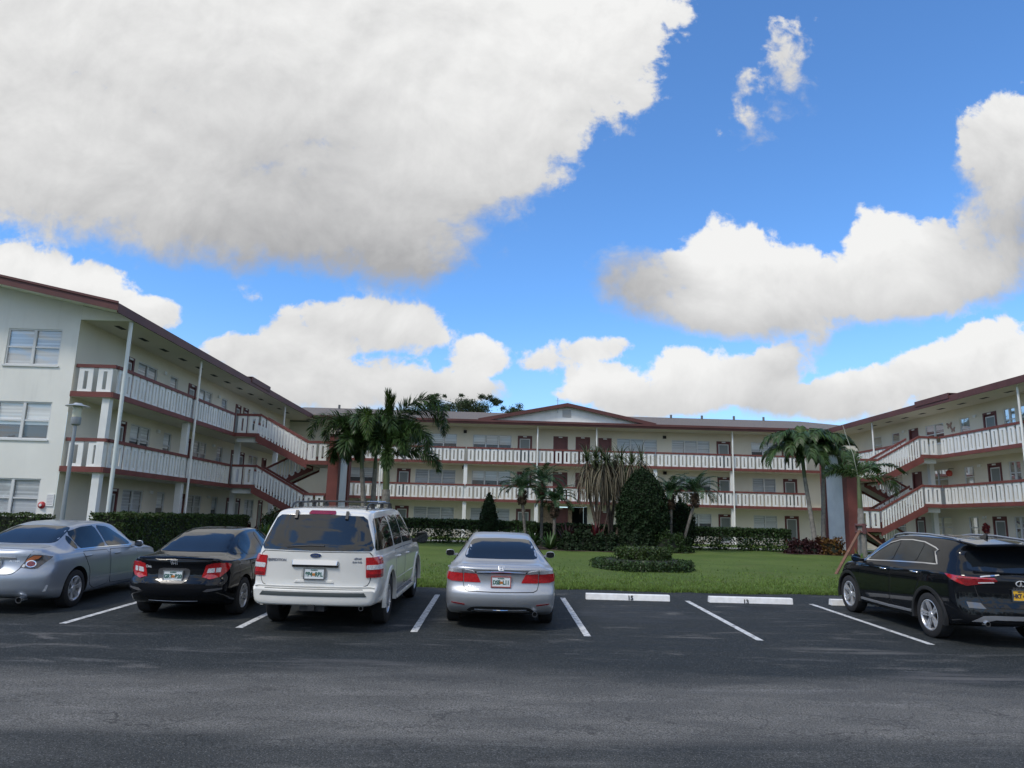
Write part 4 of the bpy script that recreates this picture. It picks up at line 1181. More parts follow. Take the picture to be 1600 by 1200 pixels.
        for a, b in zip(rows[:-1], rows[1:]):
            for k in range(3): mb.quad(a[k], a[k+1], b[k+1], b[k])
        return mb.build(name, m, parent or s.root, smooth=True)
    def front_bits(s, zl, ws, lamp):
        """windscreen and headlights (away from the camera)"""
        s.patch('windscreen', ws, 'front', M_CARGLASS, sm=1, step=.12)
        for sg in (1, -1): s.patch('headlight', [(sg*a, b) for a, b in lamp], 'front', M_LENS, sm=1, step=.12)

def mirror_poly(p): return [(-a, b) for a, b in p]

def glass_side(c, polys, sides=(1,-1), trim=None):
    for sg in sides:
        for p in polys: c.patch('side_window', p, 'R' if sg > 0 else 'L', M_SIDEGLASS, off=.005, sm=1)

def h_emblem(c, x, z, k, m):
    """upright letter H inside a rounded frame"""
    M = c.on_rear(x, z, .004)
    mb = MB(lambda a, b, q: tuple(M @ Vector((a*k, b*k, q))))
    O = [(-.052,.04),(-.046,.045),(.046,.045),(.052,.04),(.042,-.04),(.034,-.046),(-.034,-.046),(-.042,-.04)]; I = [(a*.84, b*.84) for a, b in O]
    for i in range(8):
        j = (i+1) % 8; mb.hexa([(*O[i],0), (*O[j],0), (*I[j],0), (*I[i],0), (*O[i],.006), (*O[j],.006), (*I[j],.008), (*I[i],.008)])
    for sg in (1, -1):
        mb.hexa([(sg*.030,.034,0), (sg*.020,.034,0), (sg*.013,-.034,0), (sg*.022,-.034,0), (sg*.030,.034,.007), (sg*.020,.034,.007), (sg*.013,-.034,.007), (sg*.022,-.034,.007)])
    mb.box(-.018, .018, -.006, .006, 0, .007)
    mb.build('emblem', m, c.root, smooth=30)

def exhaust(c, x, y, z, r=.04, L=.16):
    mb = MB(); mb.lathe([(r*.85,.0),(r,0),(r,L),(r*.85,L)], (x,y,z), 18, 'y'); mb.mi = 1; mb.lathe([(0,.04),(r*.86,.04)], (x,y,z), 18, 'y'); mb.mi = 1; mb.lathe([(r*.85,.0),(r*.85,.05)], (x,y,z), 18, 'y')
    mb.build('exhaust_tip', [M_CHROME, M_ARCH], c.root, smooth=40)

SEDAN = dict(zb=[(0,.30),(.35,.22),(.8,.19),(3.8,.19),(4.86,.24)], dr=.07)
P_SILVER = M_paint('silver_paint', (.44,.455,.475), .62, .40, .5)
P_SILVB = M_paint('silver_blue_paint', (.36,.395,.44), .62, .38, .6)
P_BLACK = M_paint('black_paint', (.006,.007,.009), 0, .12)
P_BLACK.node_tree.nodes['Principled BSDF'].inputs['Specular IOR Level'].default_value = .05
P_BLACK.node_tree.nodes['Principled BSDF'].inputs['Coat Weight'].default_value = .75
P_WHITE = M_paint('pearl_white_paint', (.70,.69,.64), 0, .3)

def seat_row(c): pass

def silver_sedan_mid():
    sp = dict(SEDAN, L=4.86, R=.325, rim=.215, tr=.80, ax=(1.10, 3.88), ra=.385, spokes=7, sw=.026,
        zt=[(0,.995),(.10,1.025),(.35,1.055),(.62,1.075),(1.05,1.275),(1.45,1.405),(1.9,1.455),(2.4,1.465),(2.85,1.43),(3.2,1.28),(3.65,1.04),(4.0,.97),(4.5,.86),(4.76,.76),(4.86,.70)],
        zs=[(0,.94),(.4,.965),(1.2,.965),(2.2,.94),(3.5,.92),(4.3,.83),(4.86,.62)],
        w=[(0,.875),(.3,.905),(1.1,.925),(3.5,.925),(4.3,.90),(4.86,.80)],
        wr=[(0,.76),(.55,.715),(1.0,.63),(1.5,.575),(2.2,.57),(2.85,.57),(3.6,.70),(4.3,.72),(4.86,.6)],
        rear=[(.2,.14),(.30,.10),(.40,.03),(.52,.0),(.60,.005),(.66,.05),(.70,.075),(.80,.08),(.90,.075),(.96,.03),(1.0,.01),(1.1,.03),(1.5,.05)],
        front=[(.2,.12),(.4,.02),(.55,0),(.7,.06),(.9,.2),(1.2,.3)], planr=.20, planf=.42)
    c = Car('sedan', 'silver sedan seen squarely from behind, first car left of the empty bay 15', sp, (.08, 12.05, gz(12.05)), math.radians(.2), P_SILVER)
    c.patch('rear_window', [(-.655,1.09),(-.53,1.385),(0,1.40),(.53,1.385),(.655,1.09),(0,1.085)], 'rear', M_CARGLASS, off=.004, sm=2)
    c.panel('trunk_lid', [(-.66,1.02),(-.62,.93),(-.61,.72),(-.575,.625),(0,.615),(.575,.625),(.61,.72),(.62,.93),(.66,1.02),(0,1.035)], 'rear', sm=1)
    for sg in (1, -1):
        q = lambda p: [(sg*a, b) for a, b in p]
        c.patch('taillight', q([(.325,.755),(.40,.895),(.605,.900),(.605,.755)]), 'rear', M_LAMP, off=.014, sm=1)
        o = c.patch('taillight', [(0,.758),(0,.895),(55,.905),(86,.895),(72,.80),(40,.762)], 'cyl', M_LAMP, off=.014, sm=1, cyl=(.62,.45,sg))
        c.patch('reverse_lens', q([(.415,.905),(.455,.945),(.60,.965),(.605,.905)]), 'rear', M_LENS, o, off=.014, sm=1)
        c.patch('clear_lens', [(2,.905),(2,.965),(40,.955),(62,.91)], 'cyl', M_LENS, o, off=.013, sm=1, cyl=(.62,.45,sg))
        c.patch('reflector', q([(.58,.40),(.80,.42),(.80,.44),(.58,.42)]), 'rear', M_LAMPD, off=.006, sm=0)
        c.mirror(sg*.93, 3.13, 1.0, P_SILVER, sg, .19, .13)
        d = c.panel('door', [(1.55,.36),(1.5,.62),(1.30,.93),(2.22,.92),(2.30,.30),(1.75,.27)], 'R' if sg > 0 else 'L')
        c.handle(1.62, .86, sg, P_SILVER, d)
        d = c.panel('door', [(2.36,.30),(2.28,.92),(3.32,.90),(3.40,.40),(3.3,.28)], 'R' if sg > 0 else 'L'); c.handle(2.55, .84, sg, P_SILVER, d)
    glass_side(c, [[(1.02,1.02),(1.22,1.12),(1.35,1.02)], [(1.39,1.0),(1.3,1.12),(1.62,1.33),(2.2,1.375),(2.24,.985)], [(2.30,.985),(2.27,1.375),(2.75,1.345),(3.3,1.02),(3.3,.97)]])
    c.strip('chrome_strip', [(-.40,.925),(0,.935),(.40,.925)], 'rear', .022, M_CHROME, off=.012, h=.016)
    c.patch('bumper_grille', [(-.56,.30),(-.50,.36),(-.4,.385),(.4,.385),(.50,.36),(.56,.30),(.4,.275),(-.4,.275)], 'rear', M_TRIM, off=.004, sm=1)
    c.strip('bumper_trim', [(-.42,.335),(0,.325),(.42,.335)], 'rear', .018, M_CHROME, h=.012)
    exhaust(c, .56, .07, .275, .042)
    h_emblem(c, 0, .985, 1.0, M_EMBLEM)
    c.badge('badge_lettering', 'ACCORD', -.43, .70, .052)
    c.badge('badge_lettering', 'LX', -.38, .645, .04)
    c.plate(0, .775, 'DSE  L11', frame=mat('plate_frame_red', (.35,.10,.09), .4))
    c.front_bits(.7, [(-.62,1.06),(-.52,1.36),(.52,1.36),(.62,1.06)], [(.45,.66),(.42,.74),(.78,.82),(.82,.72)])
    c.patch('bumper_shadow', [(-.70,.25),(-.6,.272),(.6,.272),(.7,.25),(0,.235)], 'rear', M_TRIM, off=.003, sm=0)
silver_sedan_mid()

def black_sedan():
    k = 4.52/4.86
    sp = dict(SEDAN, L=4.52, R=.315, rim=.205, tr=.755, ax=(.96, 3.63), ra=.37, spokes=5, sw=.03, fork=.16,
        zb=[(0,.30),(.35,.22),(.8,.18),(3.6,.18),(4.52,.22)],
        zt=[(0,.985),(.10,1.01),(.35,1.035),(.60,1.055),(.95,1.21),(1.35,1.36),(1.75,1.425),(2.2,1.435),(2.6,1.40),(3.0,1.23),(3.45,1.0),(3.8,.93),(4.3,.80),(4.45,.72),(4.52,.66)],
        zs=[(0,.915),(.4,.95),(1.2,.94),(2.2,.91),(3.2,.885),(4.0,.80),(4.52,.60)],
        w=[(0,.80),(.3,.845),(1.0,.877),(3.2,.877),(4.0,.85),(4.52,.74)],
        wr=[(0,.70),(.5,.67),(1.0,.58),(1.4,.53),(2.0,.525),(2.6,.525),(3.3,.65),(4.0,.66),(4.52,.55)],
        rear=[(.2,.16),(.32,.10),(.42,.02),(.52,.0),(.60,.0),(.64,.04),(.70,.075),(.82,.08),(.92,.06),(.97,.015),(1.0,.0),(1.1,.03),(1.5,.05)],
        front=[(.2,.12),(.4,.02),(.55,0),(.7,.06),(.9,.2),(1.2,.3)], planr=.24, planf=.42)
    c = Car('sedan', 'black sedan with red and clear tail lights parked against the white suv', sp, (-5.30, 12.25, gz(12.25)), math.radians(-.6), P_BLACK)
    c.patch('rear_window', [(-.615,1.07),(-.49,1.345),(0,1.36),(.49,1.345),(.615,1.07),(0,1.062)], 'rear', M_CARGLASS, off=.004, sm=2)
    c.panel('trunk_lid', [(-.62,1.0),(-.56,.90),(-.53,.70),(-.47,.60),(0,.59),(.47,.60),(.53,.70),(.56,.90),(.62,1.0),(0,1.018)], 'rear', sm=1)
    c.strip('lip_spoiler', [(-.60,.985),(0,1.0),(.60,.985)], 'rear', .03, P_BLACK, h=.02)
    for sg in (1, -1):
        q = lambda p: [(sg*a, b) for a, b in p]
        o = c.patch('taillight', [(-14,.70),(-4,.90),(20,.925),(62,.925),(84,.90),(70,.80),(44,.70),(10,.66)], 'cyl', M_LAMP, off=.014, sm=1, cyl=(.52,.42,sg))
        c.patch('reverse_lens', [(-2,.765),(2,.84),(46,.855),(44,.78)], 'cyl', M_LENS, o, off=.018, sm=1, cyl=(.52,.42,sg))
        c.patch('lamp_divider', [(22,.76),(24,.86),(28,.86),(26,.76)], 'cyl', M_LAMP, o, off=.020, sm=0, cyl=(.52,.42,sg))
        c.patch('reflector', q([(.50,.475),(.56,.515),(.76,.53),(.76,.505),(.56,.47)]), 'rear', mat('smoked_reflector', (.10,.10,.105), .15, coat=1), off=.005, sm=0)
        c.mirror(sg*.885, 2.95, .98, P_BLACK, sg, .18, .12)
        d = c.panel('door', [(1.36,.36),(1.32,.58),(1.16,.90),(2.02,.89),(2.1,.28),(1.55,.26)], 'R' if sg > 0 else 'L'); c.handle(1.42, .84, sg, P_BLACK, d)
        d = c.panel('door', [(2.16,.28),(2.08,.89),(3.08,.87),(3.18,.40),(3.1,.26)], 'R' if sg > 0 else 'L'); c.handle(2.32, .82, sg, P_BLACK, d)
    glass_side(c, [[(.80,1.03),(1.0,1.15),(1.12,1.02)], [(1.16,1.0),(1.08,1.14),(1.4,1.30),(2.0,1.35),(2.04,.965)], [(2.10,.965),(2.07,1.35),(2.5,1.32),(3.05,1.0),(3.05,.945)]])
    c.strip('bumper_trim', [(-.40,.315),(0,.305),(.40,.315)], 'rear', .012, mat('dull_chrome', (.3,.3,.31), .35, metal=.8), h=.006)
    c.patch('plate_recess', [(-.27,.79),(-.22,.60),(.22,.60),(.27,.79),(.23,.84),(-.23,.84)], 'rear', mat('recess_grey', (.05,.05,.052), .35, coat=.5), off=.007, sm=1)
    h_emblem(c, 0, .925, 1.15, M_EMBLEM)
    c.badge('badge_lettering', 'Civic', -.44, .855, .055)
    c.plate(0, .72, 'GRT  B20')
    c.front_bits(.7, [(-.58,1.03),(-.48,1.32),(.48,1.32),(.58,1.03)], [(.42,.62),(.40,.70),(.72,.78),(.76,.68)])
black_sedan()

def left_sedan():
    sp = dict(SEDAN, L=4.82, R=.325, rim=.215, tr=.775, ax=(1.06, 3.84), ra=.39, spokes=6, sw=.02, fork=.11,
        zt=[(0,1.0),(.10,1.05),(.35,1.085),(.60,1.10),(1.0,1.26),(1.45,1.41),(1.9,1.465),(2.3,1.47),(2.75,1.42),(3.1,1.26),(3.5,1.04),(3.9,.97),(4.5,.84),(4.72,.74),(4.82,.68)],
        zs=[(0,.90),(.35,.955),(1.1,.965),(2.2,.94),(3.4,.915),(4.3,.83),(4.82,.62)],
        w=[(0,.83),(.3,.87),(1.0,.90),(3.4,.90),(4.3,.87),(4.82,.78)],
        wr=[(0,.70),(.5,.69),(1.0,.62),(1.5,.565),(2.0,.56),(2.7,.56),(3.5,.68),(4.3,.69),(4.82,.58)],
        rear=[(.2,.12),(.30,.05),(.42,.005),(.55,.0),(.66,.015),(.72,.06),(.80,.10),(.92,.115),(1.0,.10),(1.05,.09),(1.5,.09)],
        front=[(.2,.12),(.4,.02),(.55,0),(.7,.06),(.9,.2),(1.2,.3)], planr=.30, planf=.42)
    c = Car('sedan', 'silver blue sedan with round tail lamps at the left edge of the row', sp, (-8.40, 12.42, gz(12.42)), math.radians(1.3), P_SILVB)
    c.patch('rear_window', [(-.62,1.125),(-.52,1.385),(0,1.40),(.52,1.385),(.62,1.125),(0,1.115)], 'rear', M_CARGLASS, off=.004, sm=2)
    c.panel('trunk_lid', [(-.58,1.035),(-.52,.95),(-.42,.70),(-.34,.655),(0,.65),(.34,.655),(.42,.70),(.52,.95),(.58,1.035),(0,1.05)], 'rear', sm=1)
    for sg in (1, -1):
        cy = (.45,.45,sg)
        o = c.patch('taillight', [(-2,.765),(10,.89),(30,.965),(62,.955),(84,.925),(62,.82),(46,.745),(30,.735)], 'cyl', mat('smoked_lamp', (.045,.035,.035), .12, coat=1), off=.010, sm=1, cyl=cy)
        c.patch('amber_lens', [(10,.845),(14,.895),(32,.955),(54,.945),(46,.90),(26,.87)], 'cyl', M_AMBER, o, off=.016, sm=1, cyl=cy)
        ring = [(26+15*math.cos(2*PI*k/16), .815+.062*math.sin(2*PI*k/16)) for k in range(16)]
        c.patch('lamp_ring', ring, 'cyl', M_CHROME, o, off=.020, sm=0, cyl=cy)
        ring = [(26+12*math.cos(2*PI*k/16), .815+.048*math.sin(2*PI*k/16)) for k in range(16)]
        c.patch('round_lamp', ring, 'cyl', M_LAMPD, o, off=.025, sm=0, cyl=cy)
        c.patch('reverse_lens', [(2,.765),(6,.82),(12,.80),(10,.755)], 'cyl', M_LENS, o, off=.016, sm=1, cyl=cy)
        c.patch('reflector', [(60,.36),(66,.46),(70,.46),(67,.36)], 'cyl', M_LENS, off=.006, sm=0, cyl=cy)
        c.mirror(sg*.905, 3.10, .99, P_SILVB, sg, .18, .13)
        d = c.panel('door', [(1.50,.36),(1.47,.62),(1.22,.95),(2.12,.93),(2.2,.30),(1.7,.26)], 'R' if sg > 0 else 'L'); c.handle(1.38, .875, sg, P_SILVB, d)
        d = c.panel('door', [(2.26,.30),(2.18,.93),(3.25,.905),(3.35,.40),(3.25,.27)], 'R' if sg > 0 else 'L'); c.handle(2.45, .85, sg, P_SILVB, d)
        c.strip('side_moulding', [(1.55,.465),(2.2,.45),(3.3,.42)], 'R' if sg > 0 else 'L', .022, mat('moulding_bright', (.6,.62,.64), .25, metal=.6))
        c.strip('window_chrome', [(.98,1.0),(1.6,1.0),(2.4,.985),(3.1,.965)], 'R' if sg > 0 else 'L', .02, M_CHROME)
    glass_side(c, [[(.98,1.15),(1.03,1.02),(1.15,1.015),(1.12,1.27)], [(1.18,1.015),(1.15,1.30),(1.6,1.375),(2.02,1.39),(2.10,1.0)], [(2.16,1.0),(2.09,1.39),(2.5,1.35),(3.08,1.04),(3.08,.98)]])
    exhaust(c, .55, .02, .25, .05); exhaust(c, -.55, .02, .25, .05)
    c.strip('chrome_strip', [(-.36,.905),(0,.91),(.36,.905)], 'rear', .05, M_CHROME, h=.02)
    c.badge('badge_lettering', 'ALTIMA', .34, .86, .045)
    c.plate(0, .80, 'LTB  27P')
    c.front_bits(.7, [(-.62,1.06),(-.52,1.36),(.52,1.36),(.62,1.06)], [(.45,.66),(.42,.74),(.76,.82),(.80,.72)])
left_sedan()

def white_suv():
    sp = dict(L=5.62, R=.40, rim=.235, tr=.86, ax=(1.24, 4.57), ra=.475, spokes=6, sw=.034, er=.05, dr=.10, bulge=.02,
        zb=[(0,.42),(.5,.40),(1.0,.36),(5.0,.36),(5.62,.40)],
        zt=[(0,1.80),(.12,1.84),(.4,1.875),(1.2,1.90),(2.4,1.905),(3.3,1.87),(3.7,1.74),(4.15,1.44),(4.4,1.28),(4.6,1.23),(5.2,1.17),(5.5,1.08),(5.62,.98)],
        zs=[(0,1.19),(.5,1.20),(3.8,1.18),(4.5,1.14),(5.2,1.08),(5.62,.88)],
        w=[(0,.955),(.25,.985),(1.0,1.0),(4.6,1.0),(5.3,.97),(5.62,.90)],
        wr=[(0,.74),(.3,.755),(1.0,.76),(3.3,.75),(4.2,.84),(5.2,.86),(5.62,.78)],
        rear=[(.35,.10),(.42,.02),(.50,0),(.665,.0),(.685,.07),(.75,.085),(1.20,.10),(1.5,.20),(1.82,.335),(1.95,.36)],
        front=[(.3,.08),(.45,0),(.9,.02),(1.1,.1),(1.5,.2),(1.95,.25)], planr=.13, planf=.25, lr=1.3)
    c = Car('suv', 'large white suv with black roof rack in the middle of the parked row', sp, (-2.80, 11.42, gz(11.42)), math.radians(-1.1), P_WHITE, 'suv')
    g = c.patch('rear_window', [(-.885,1.245),(-.70,1.765),(0,1.785),(.70,1.765),(.885,1.245),(0,1.235)], 'rear', M_CARGLASS, off=.008, sm=1)
    tg = c.panel('tailgate', [(-.86,1.215),(-.845,.80),(-.79,.71),(0,.695),(.79,.71),(.845,.80),(.86,1.215),(0,1.21)], 'rear', sm=1)
    c.strip('wiper', [(-.46,1.285),(-.1,1.31),(.12,1.305)], 'rear', .025, M_TRIM, g, h=.03)
    for x in (-.40, .40):
        M = c.on_rear(x, 1.775, .01); mb = MB(lambda a, b, q, M=M: tuple(M @ Vector((a, b, q)))); mb.box(-.022, .022, -.075, .06, -.02, .03); mb.build('window_hinge', M_TRIM, c.root)
    c.patch('brake_light', [(-.22,1.785),(-.20,1.838),(.20,1.838),(.22,1.785)], 'rear', M_LAMPD, off=.012, sm=1)
    for sg in (1, -1):
        q = lambda p: [(sg*a, b) for a, b in p]; cy = (.62,.55,sg)
        o = c.patch('taillight', [(22,.845),(20,1.15),(48,1.155),(68,1.15),(68,.85)], 'cyl', M_LAMP, off=.022, sm=1, cyl=cy)
        c.patch('reverse_lens', [(22,.965),(22,1.035),(66,1.045),(66,.975)], 'cyl', M_LENS, o, off=.028, sm=1, cyl=cy)
        c.patch('lower_lens', [(25,.86),(25,.90),(64,.90),(64,.865)], 'cyl', M_LAMPD, o, off=.027, sm=1, cyl=cy)
        ax = 'R' if sg > 0 else 'L'
        c.mirror(sg*1.0, 4.12, 1.27, M_TRIM, sg, .27, .24)
        d = c.panel('door', [(1.80,.55),(1.72,.80),(1.72,1.17),(2.70,1.17),(2.74,.50),(1.95,.48)], ax); c.handle(1.92, 1.06, sg, P_WHITE, d)
        d = c.panel('door', [(2.80,.50),(2.76,1.17),(3.85,1.15),(3.95,.62),(3.85,.48)], ax); c.handle(2.98, 1.04, sg, P_WHITE, d)
        c.strip('side_moulding', [(1.8,.66),(2.7,.66),(3.9,.66)], ax, .05, P_WHITE, h=.014)
        # flared arches
        for y in sp['ax']:
            mb = MB(); h0, n0 = c.ray(y, .9, ax); r0 = .475
            prof = [(r0-.004,-.03),(r0+.0,.028),(r0+.03,.036),(r0+.07,.02),(r0+.075,-.03)]
            T = lambda a, b, q: (sg*(abs(h0.x)-.01+a*1.0), b, q)
            mb.T = T; mb.lathe(prof, (0,y,sp['R']), 28, 'x', math.radians(-8), math.radians(188)); mb.build('arch_flare', P_WHITE, c.root, smooth=40)
        # running board
        mb = MB(); mb.hexa([(sg*.80,1.85,.33),(sg*1.04,1.85,.33),(sg*1.04,3.98,.33),(sg*.80,3.98,.33),(sg*.80,1.85,.40),(sg*1.02,1.85,.385),(sg*1.02,3.98,.385),(sg*.80,3.98,.40)])
        ro = mb.build('running_board', P_WHITE, c.root, bevel=.02)
        mb = MB(); mb.box(min(sg*.84,sg*1.0), max(sg*.84,sg*1.0), 2.0, 3.9, .388, .398); mb.build('step_tread', mat('tread_grey', (.2,.21,.22), .6), ro)
        # roof rack rail
        mb = MB(); x = sg*.62
        mb.tube([(x,.75,1.875),(x,.85,1.94),(x,1.0,1.965),(x,2.9,1.965),(x,3.05,1.945),(x,3.15,1.87)], .017, 8)
        for y in (1.25, 2.1, 2.95): mb.box(x-.025, x+.025, y-.05, y+.05, 1.86, 1.955)
        mb.build('roof_rail', M_TRIM, c.root, smooth=50)
    for y in (1.75,):
        mb = MB(); mb.hexa([(-.60,y,1.972),(.60,y,1.972),(.60,y+.07,1.972),(-.60,y+.07,1.972),(-.60,y,2.0),(.60,y,2.0),(.60,y+.07,2.0),(-.60,y+.07,2.0)]); mb.build('crossbar', M_TRIM, c.root, bevel=.008)
    mb = MB(); mb.hexa([(.24,2.62,1.972),(.60,2.62,1.972),(.60,2.70,1.972),(.24,2.70,1.972),(.24,2.62,2.0),(.60,2.62,2.0),(.60,2.70,2.0),(.24,2.70,2.0)]); mb.build('crossbar', M_CHROME, c.root, bevel=.008)
    glass_side(c, [[(.22,1.25),(.48,1.735),(1.55,1.755),(1.68,1.245)], [(1.80,1.245),(1.72,1.755),(2.6,1.76),(2.68,1.24)], [(2.76,1.24),(2.70,1.76),(3.25,1.74),(3.55,1.60),(3.95,1.26),(3.95,1.22)]])
    c.patch('step_pad', [(-.82,.565),(-.75,.668),(.75,.668),(.82,.565)], 'rear', mat('step_pad', (.035,.045,.045), .6), off=.006, sm=0)
    c.strip('bumper_step', [(-.92,.685),(-.5,.684),(0,.684),(.5,.684),(.92,.685)], 'rear', .02, P_WHITE, h=.03)
    # chrome handle bar over the plate
    M = c.on_rear(0, 1.055, .0); mb = MB(lambda a, b, q: tuple(M @ Vector((a, b, q))))
    mb.hexa([(-.37,-.03,0),(.37,-.03,0),(.37,.03,0),(-.37,.03,0),(-.34,-.04,.05),(.34,-.04,.05),(.35,.045,.03),(-.35,.045,.03)]); ch = mb.build('chrome_handle', M_CHROME, c.root, bevel=.012)
    mb = MB(lambda a, b, q: tuple(M @ Vector((a, b, q)))); mb.hexa([(-.36,-.062,0),(.36,-.062,0),(.36,-.031,0),(-.36,-.031,0),(-.34,-.062,.03),(.34,-.062,.03),(.34,-.041,.045),(-.34,-.041,.045)]); mb.build('handle_recess', M_TRIM, ch)
    c.patch('plate_recess', [(-.20,.80),(-.20,.985),(.20,.985),(.20,.80)], 'rear', mat('recess_white', (.45,.45,.42), .4), off=.007, sm=1)
    M = c.on_rear(0, .775, .0); mb = MB(lambda a, b, q: tuple(M @ Vector((a, b, q)))); mb.hexa([(-.31,-.02,0),(.31,-.02,0),(.29,.022,0),(-.29,.022,0),(-.30,-.018,.018),(.30,-.018,.018),(.28,.02,.018),(-.28,.02,.018)]); mb.build('tailgate_step', P_WHITE, c.root, bevel=.006)
    M = c.on_rear(0, 1.165, .012)
    mb = MB(lambda a, b, q: tuple(M @ Vector((a, b, q)))); pts = [(.088*math.cos(2*PI*k/28), .036*math.sin(2*PI*k/28)) for k in range(28)]
    mb.prism(pts, -.01, .003, 'z'); em = mb.build('emblem', M_CHROME, c.root)
    mb = MB(lambda a, b, q: tuple(M @ Vector((a*.92, b*.86, q)))); mb.prism(pts, .0, .005, 'z'); mb.build('emblem_field', M_BLUEOV, em)
    text('emblem_script', 'Ford', .052, M_CHROME, M @ Matrix.Translation((0,0,.006)), em, .001, .001)
    c.badge('badge_lettering', 'EXPEDITION', -.60, 1.085, .052, mat('badge_grey', (.25,.26,.30), .3, metal=.5), .002)
    c.badge('badge_lettering', 'FLEX FUEL', .64, 1.075, .032, mat('badge_grey', (.25,.26,.3)), .001)
    M = c.on_rear(.64, 1.125, .006); mb = MB(lambda a, b, q: tuple(M @ Vector((a, b, q))))
    mb.prism([(-.06,0),(-.02,.022),(.02,.012),(.06,.018),(.055,-.012),(0,-.005),(-.03,-.014)], 0, .004, 'z'); mb.build('badge_leaf', mat('badge_grey', (.25,.26,.3)), c.root)
    c.plate(0, .895, '8P4  RBL')
    mb = MB(); mb.box(-.19, .19, .06, .3, .34, .455); mb.box(-.05, .05, .0, .2, .355, .435); mb.build('tow_hitch', M_TRIM, c.root)
    exhaust(c, .70, .30, .36, .035, .3)
    c.front_bits(1, [(-.78,1.30),(-.68,1.76),(.68,1.76),(.78,1.30)], [(.5,.84),(.5,1.0),(.86,1.02),(.90,.86)])
white_suv()

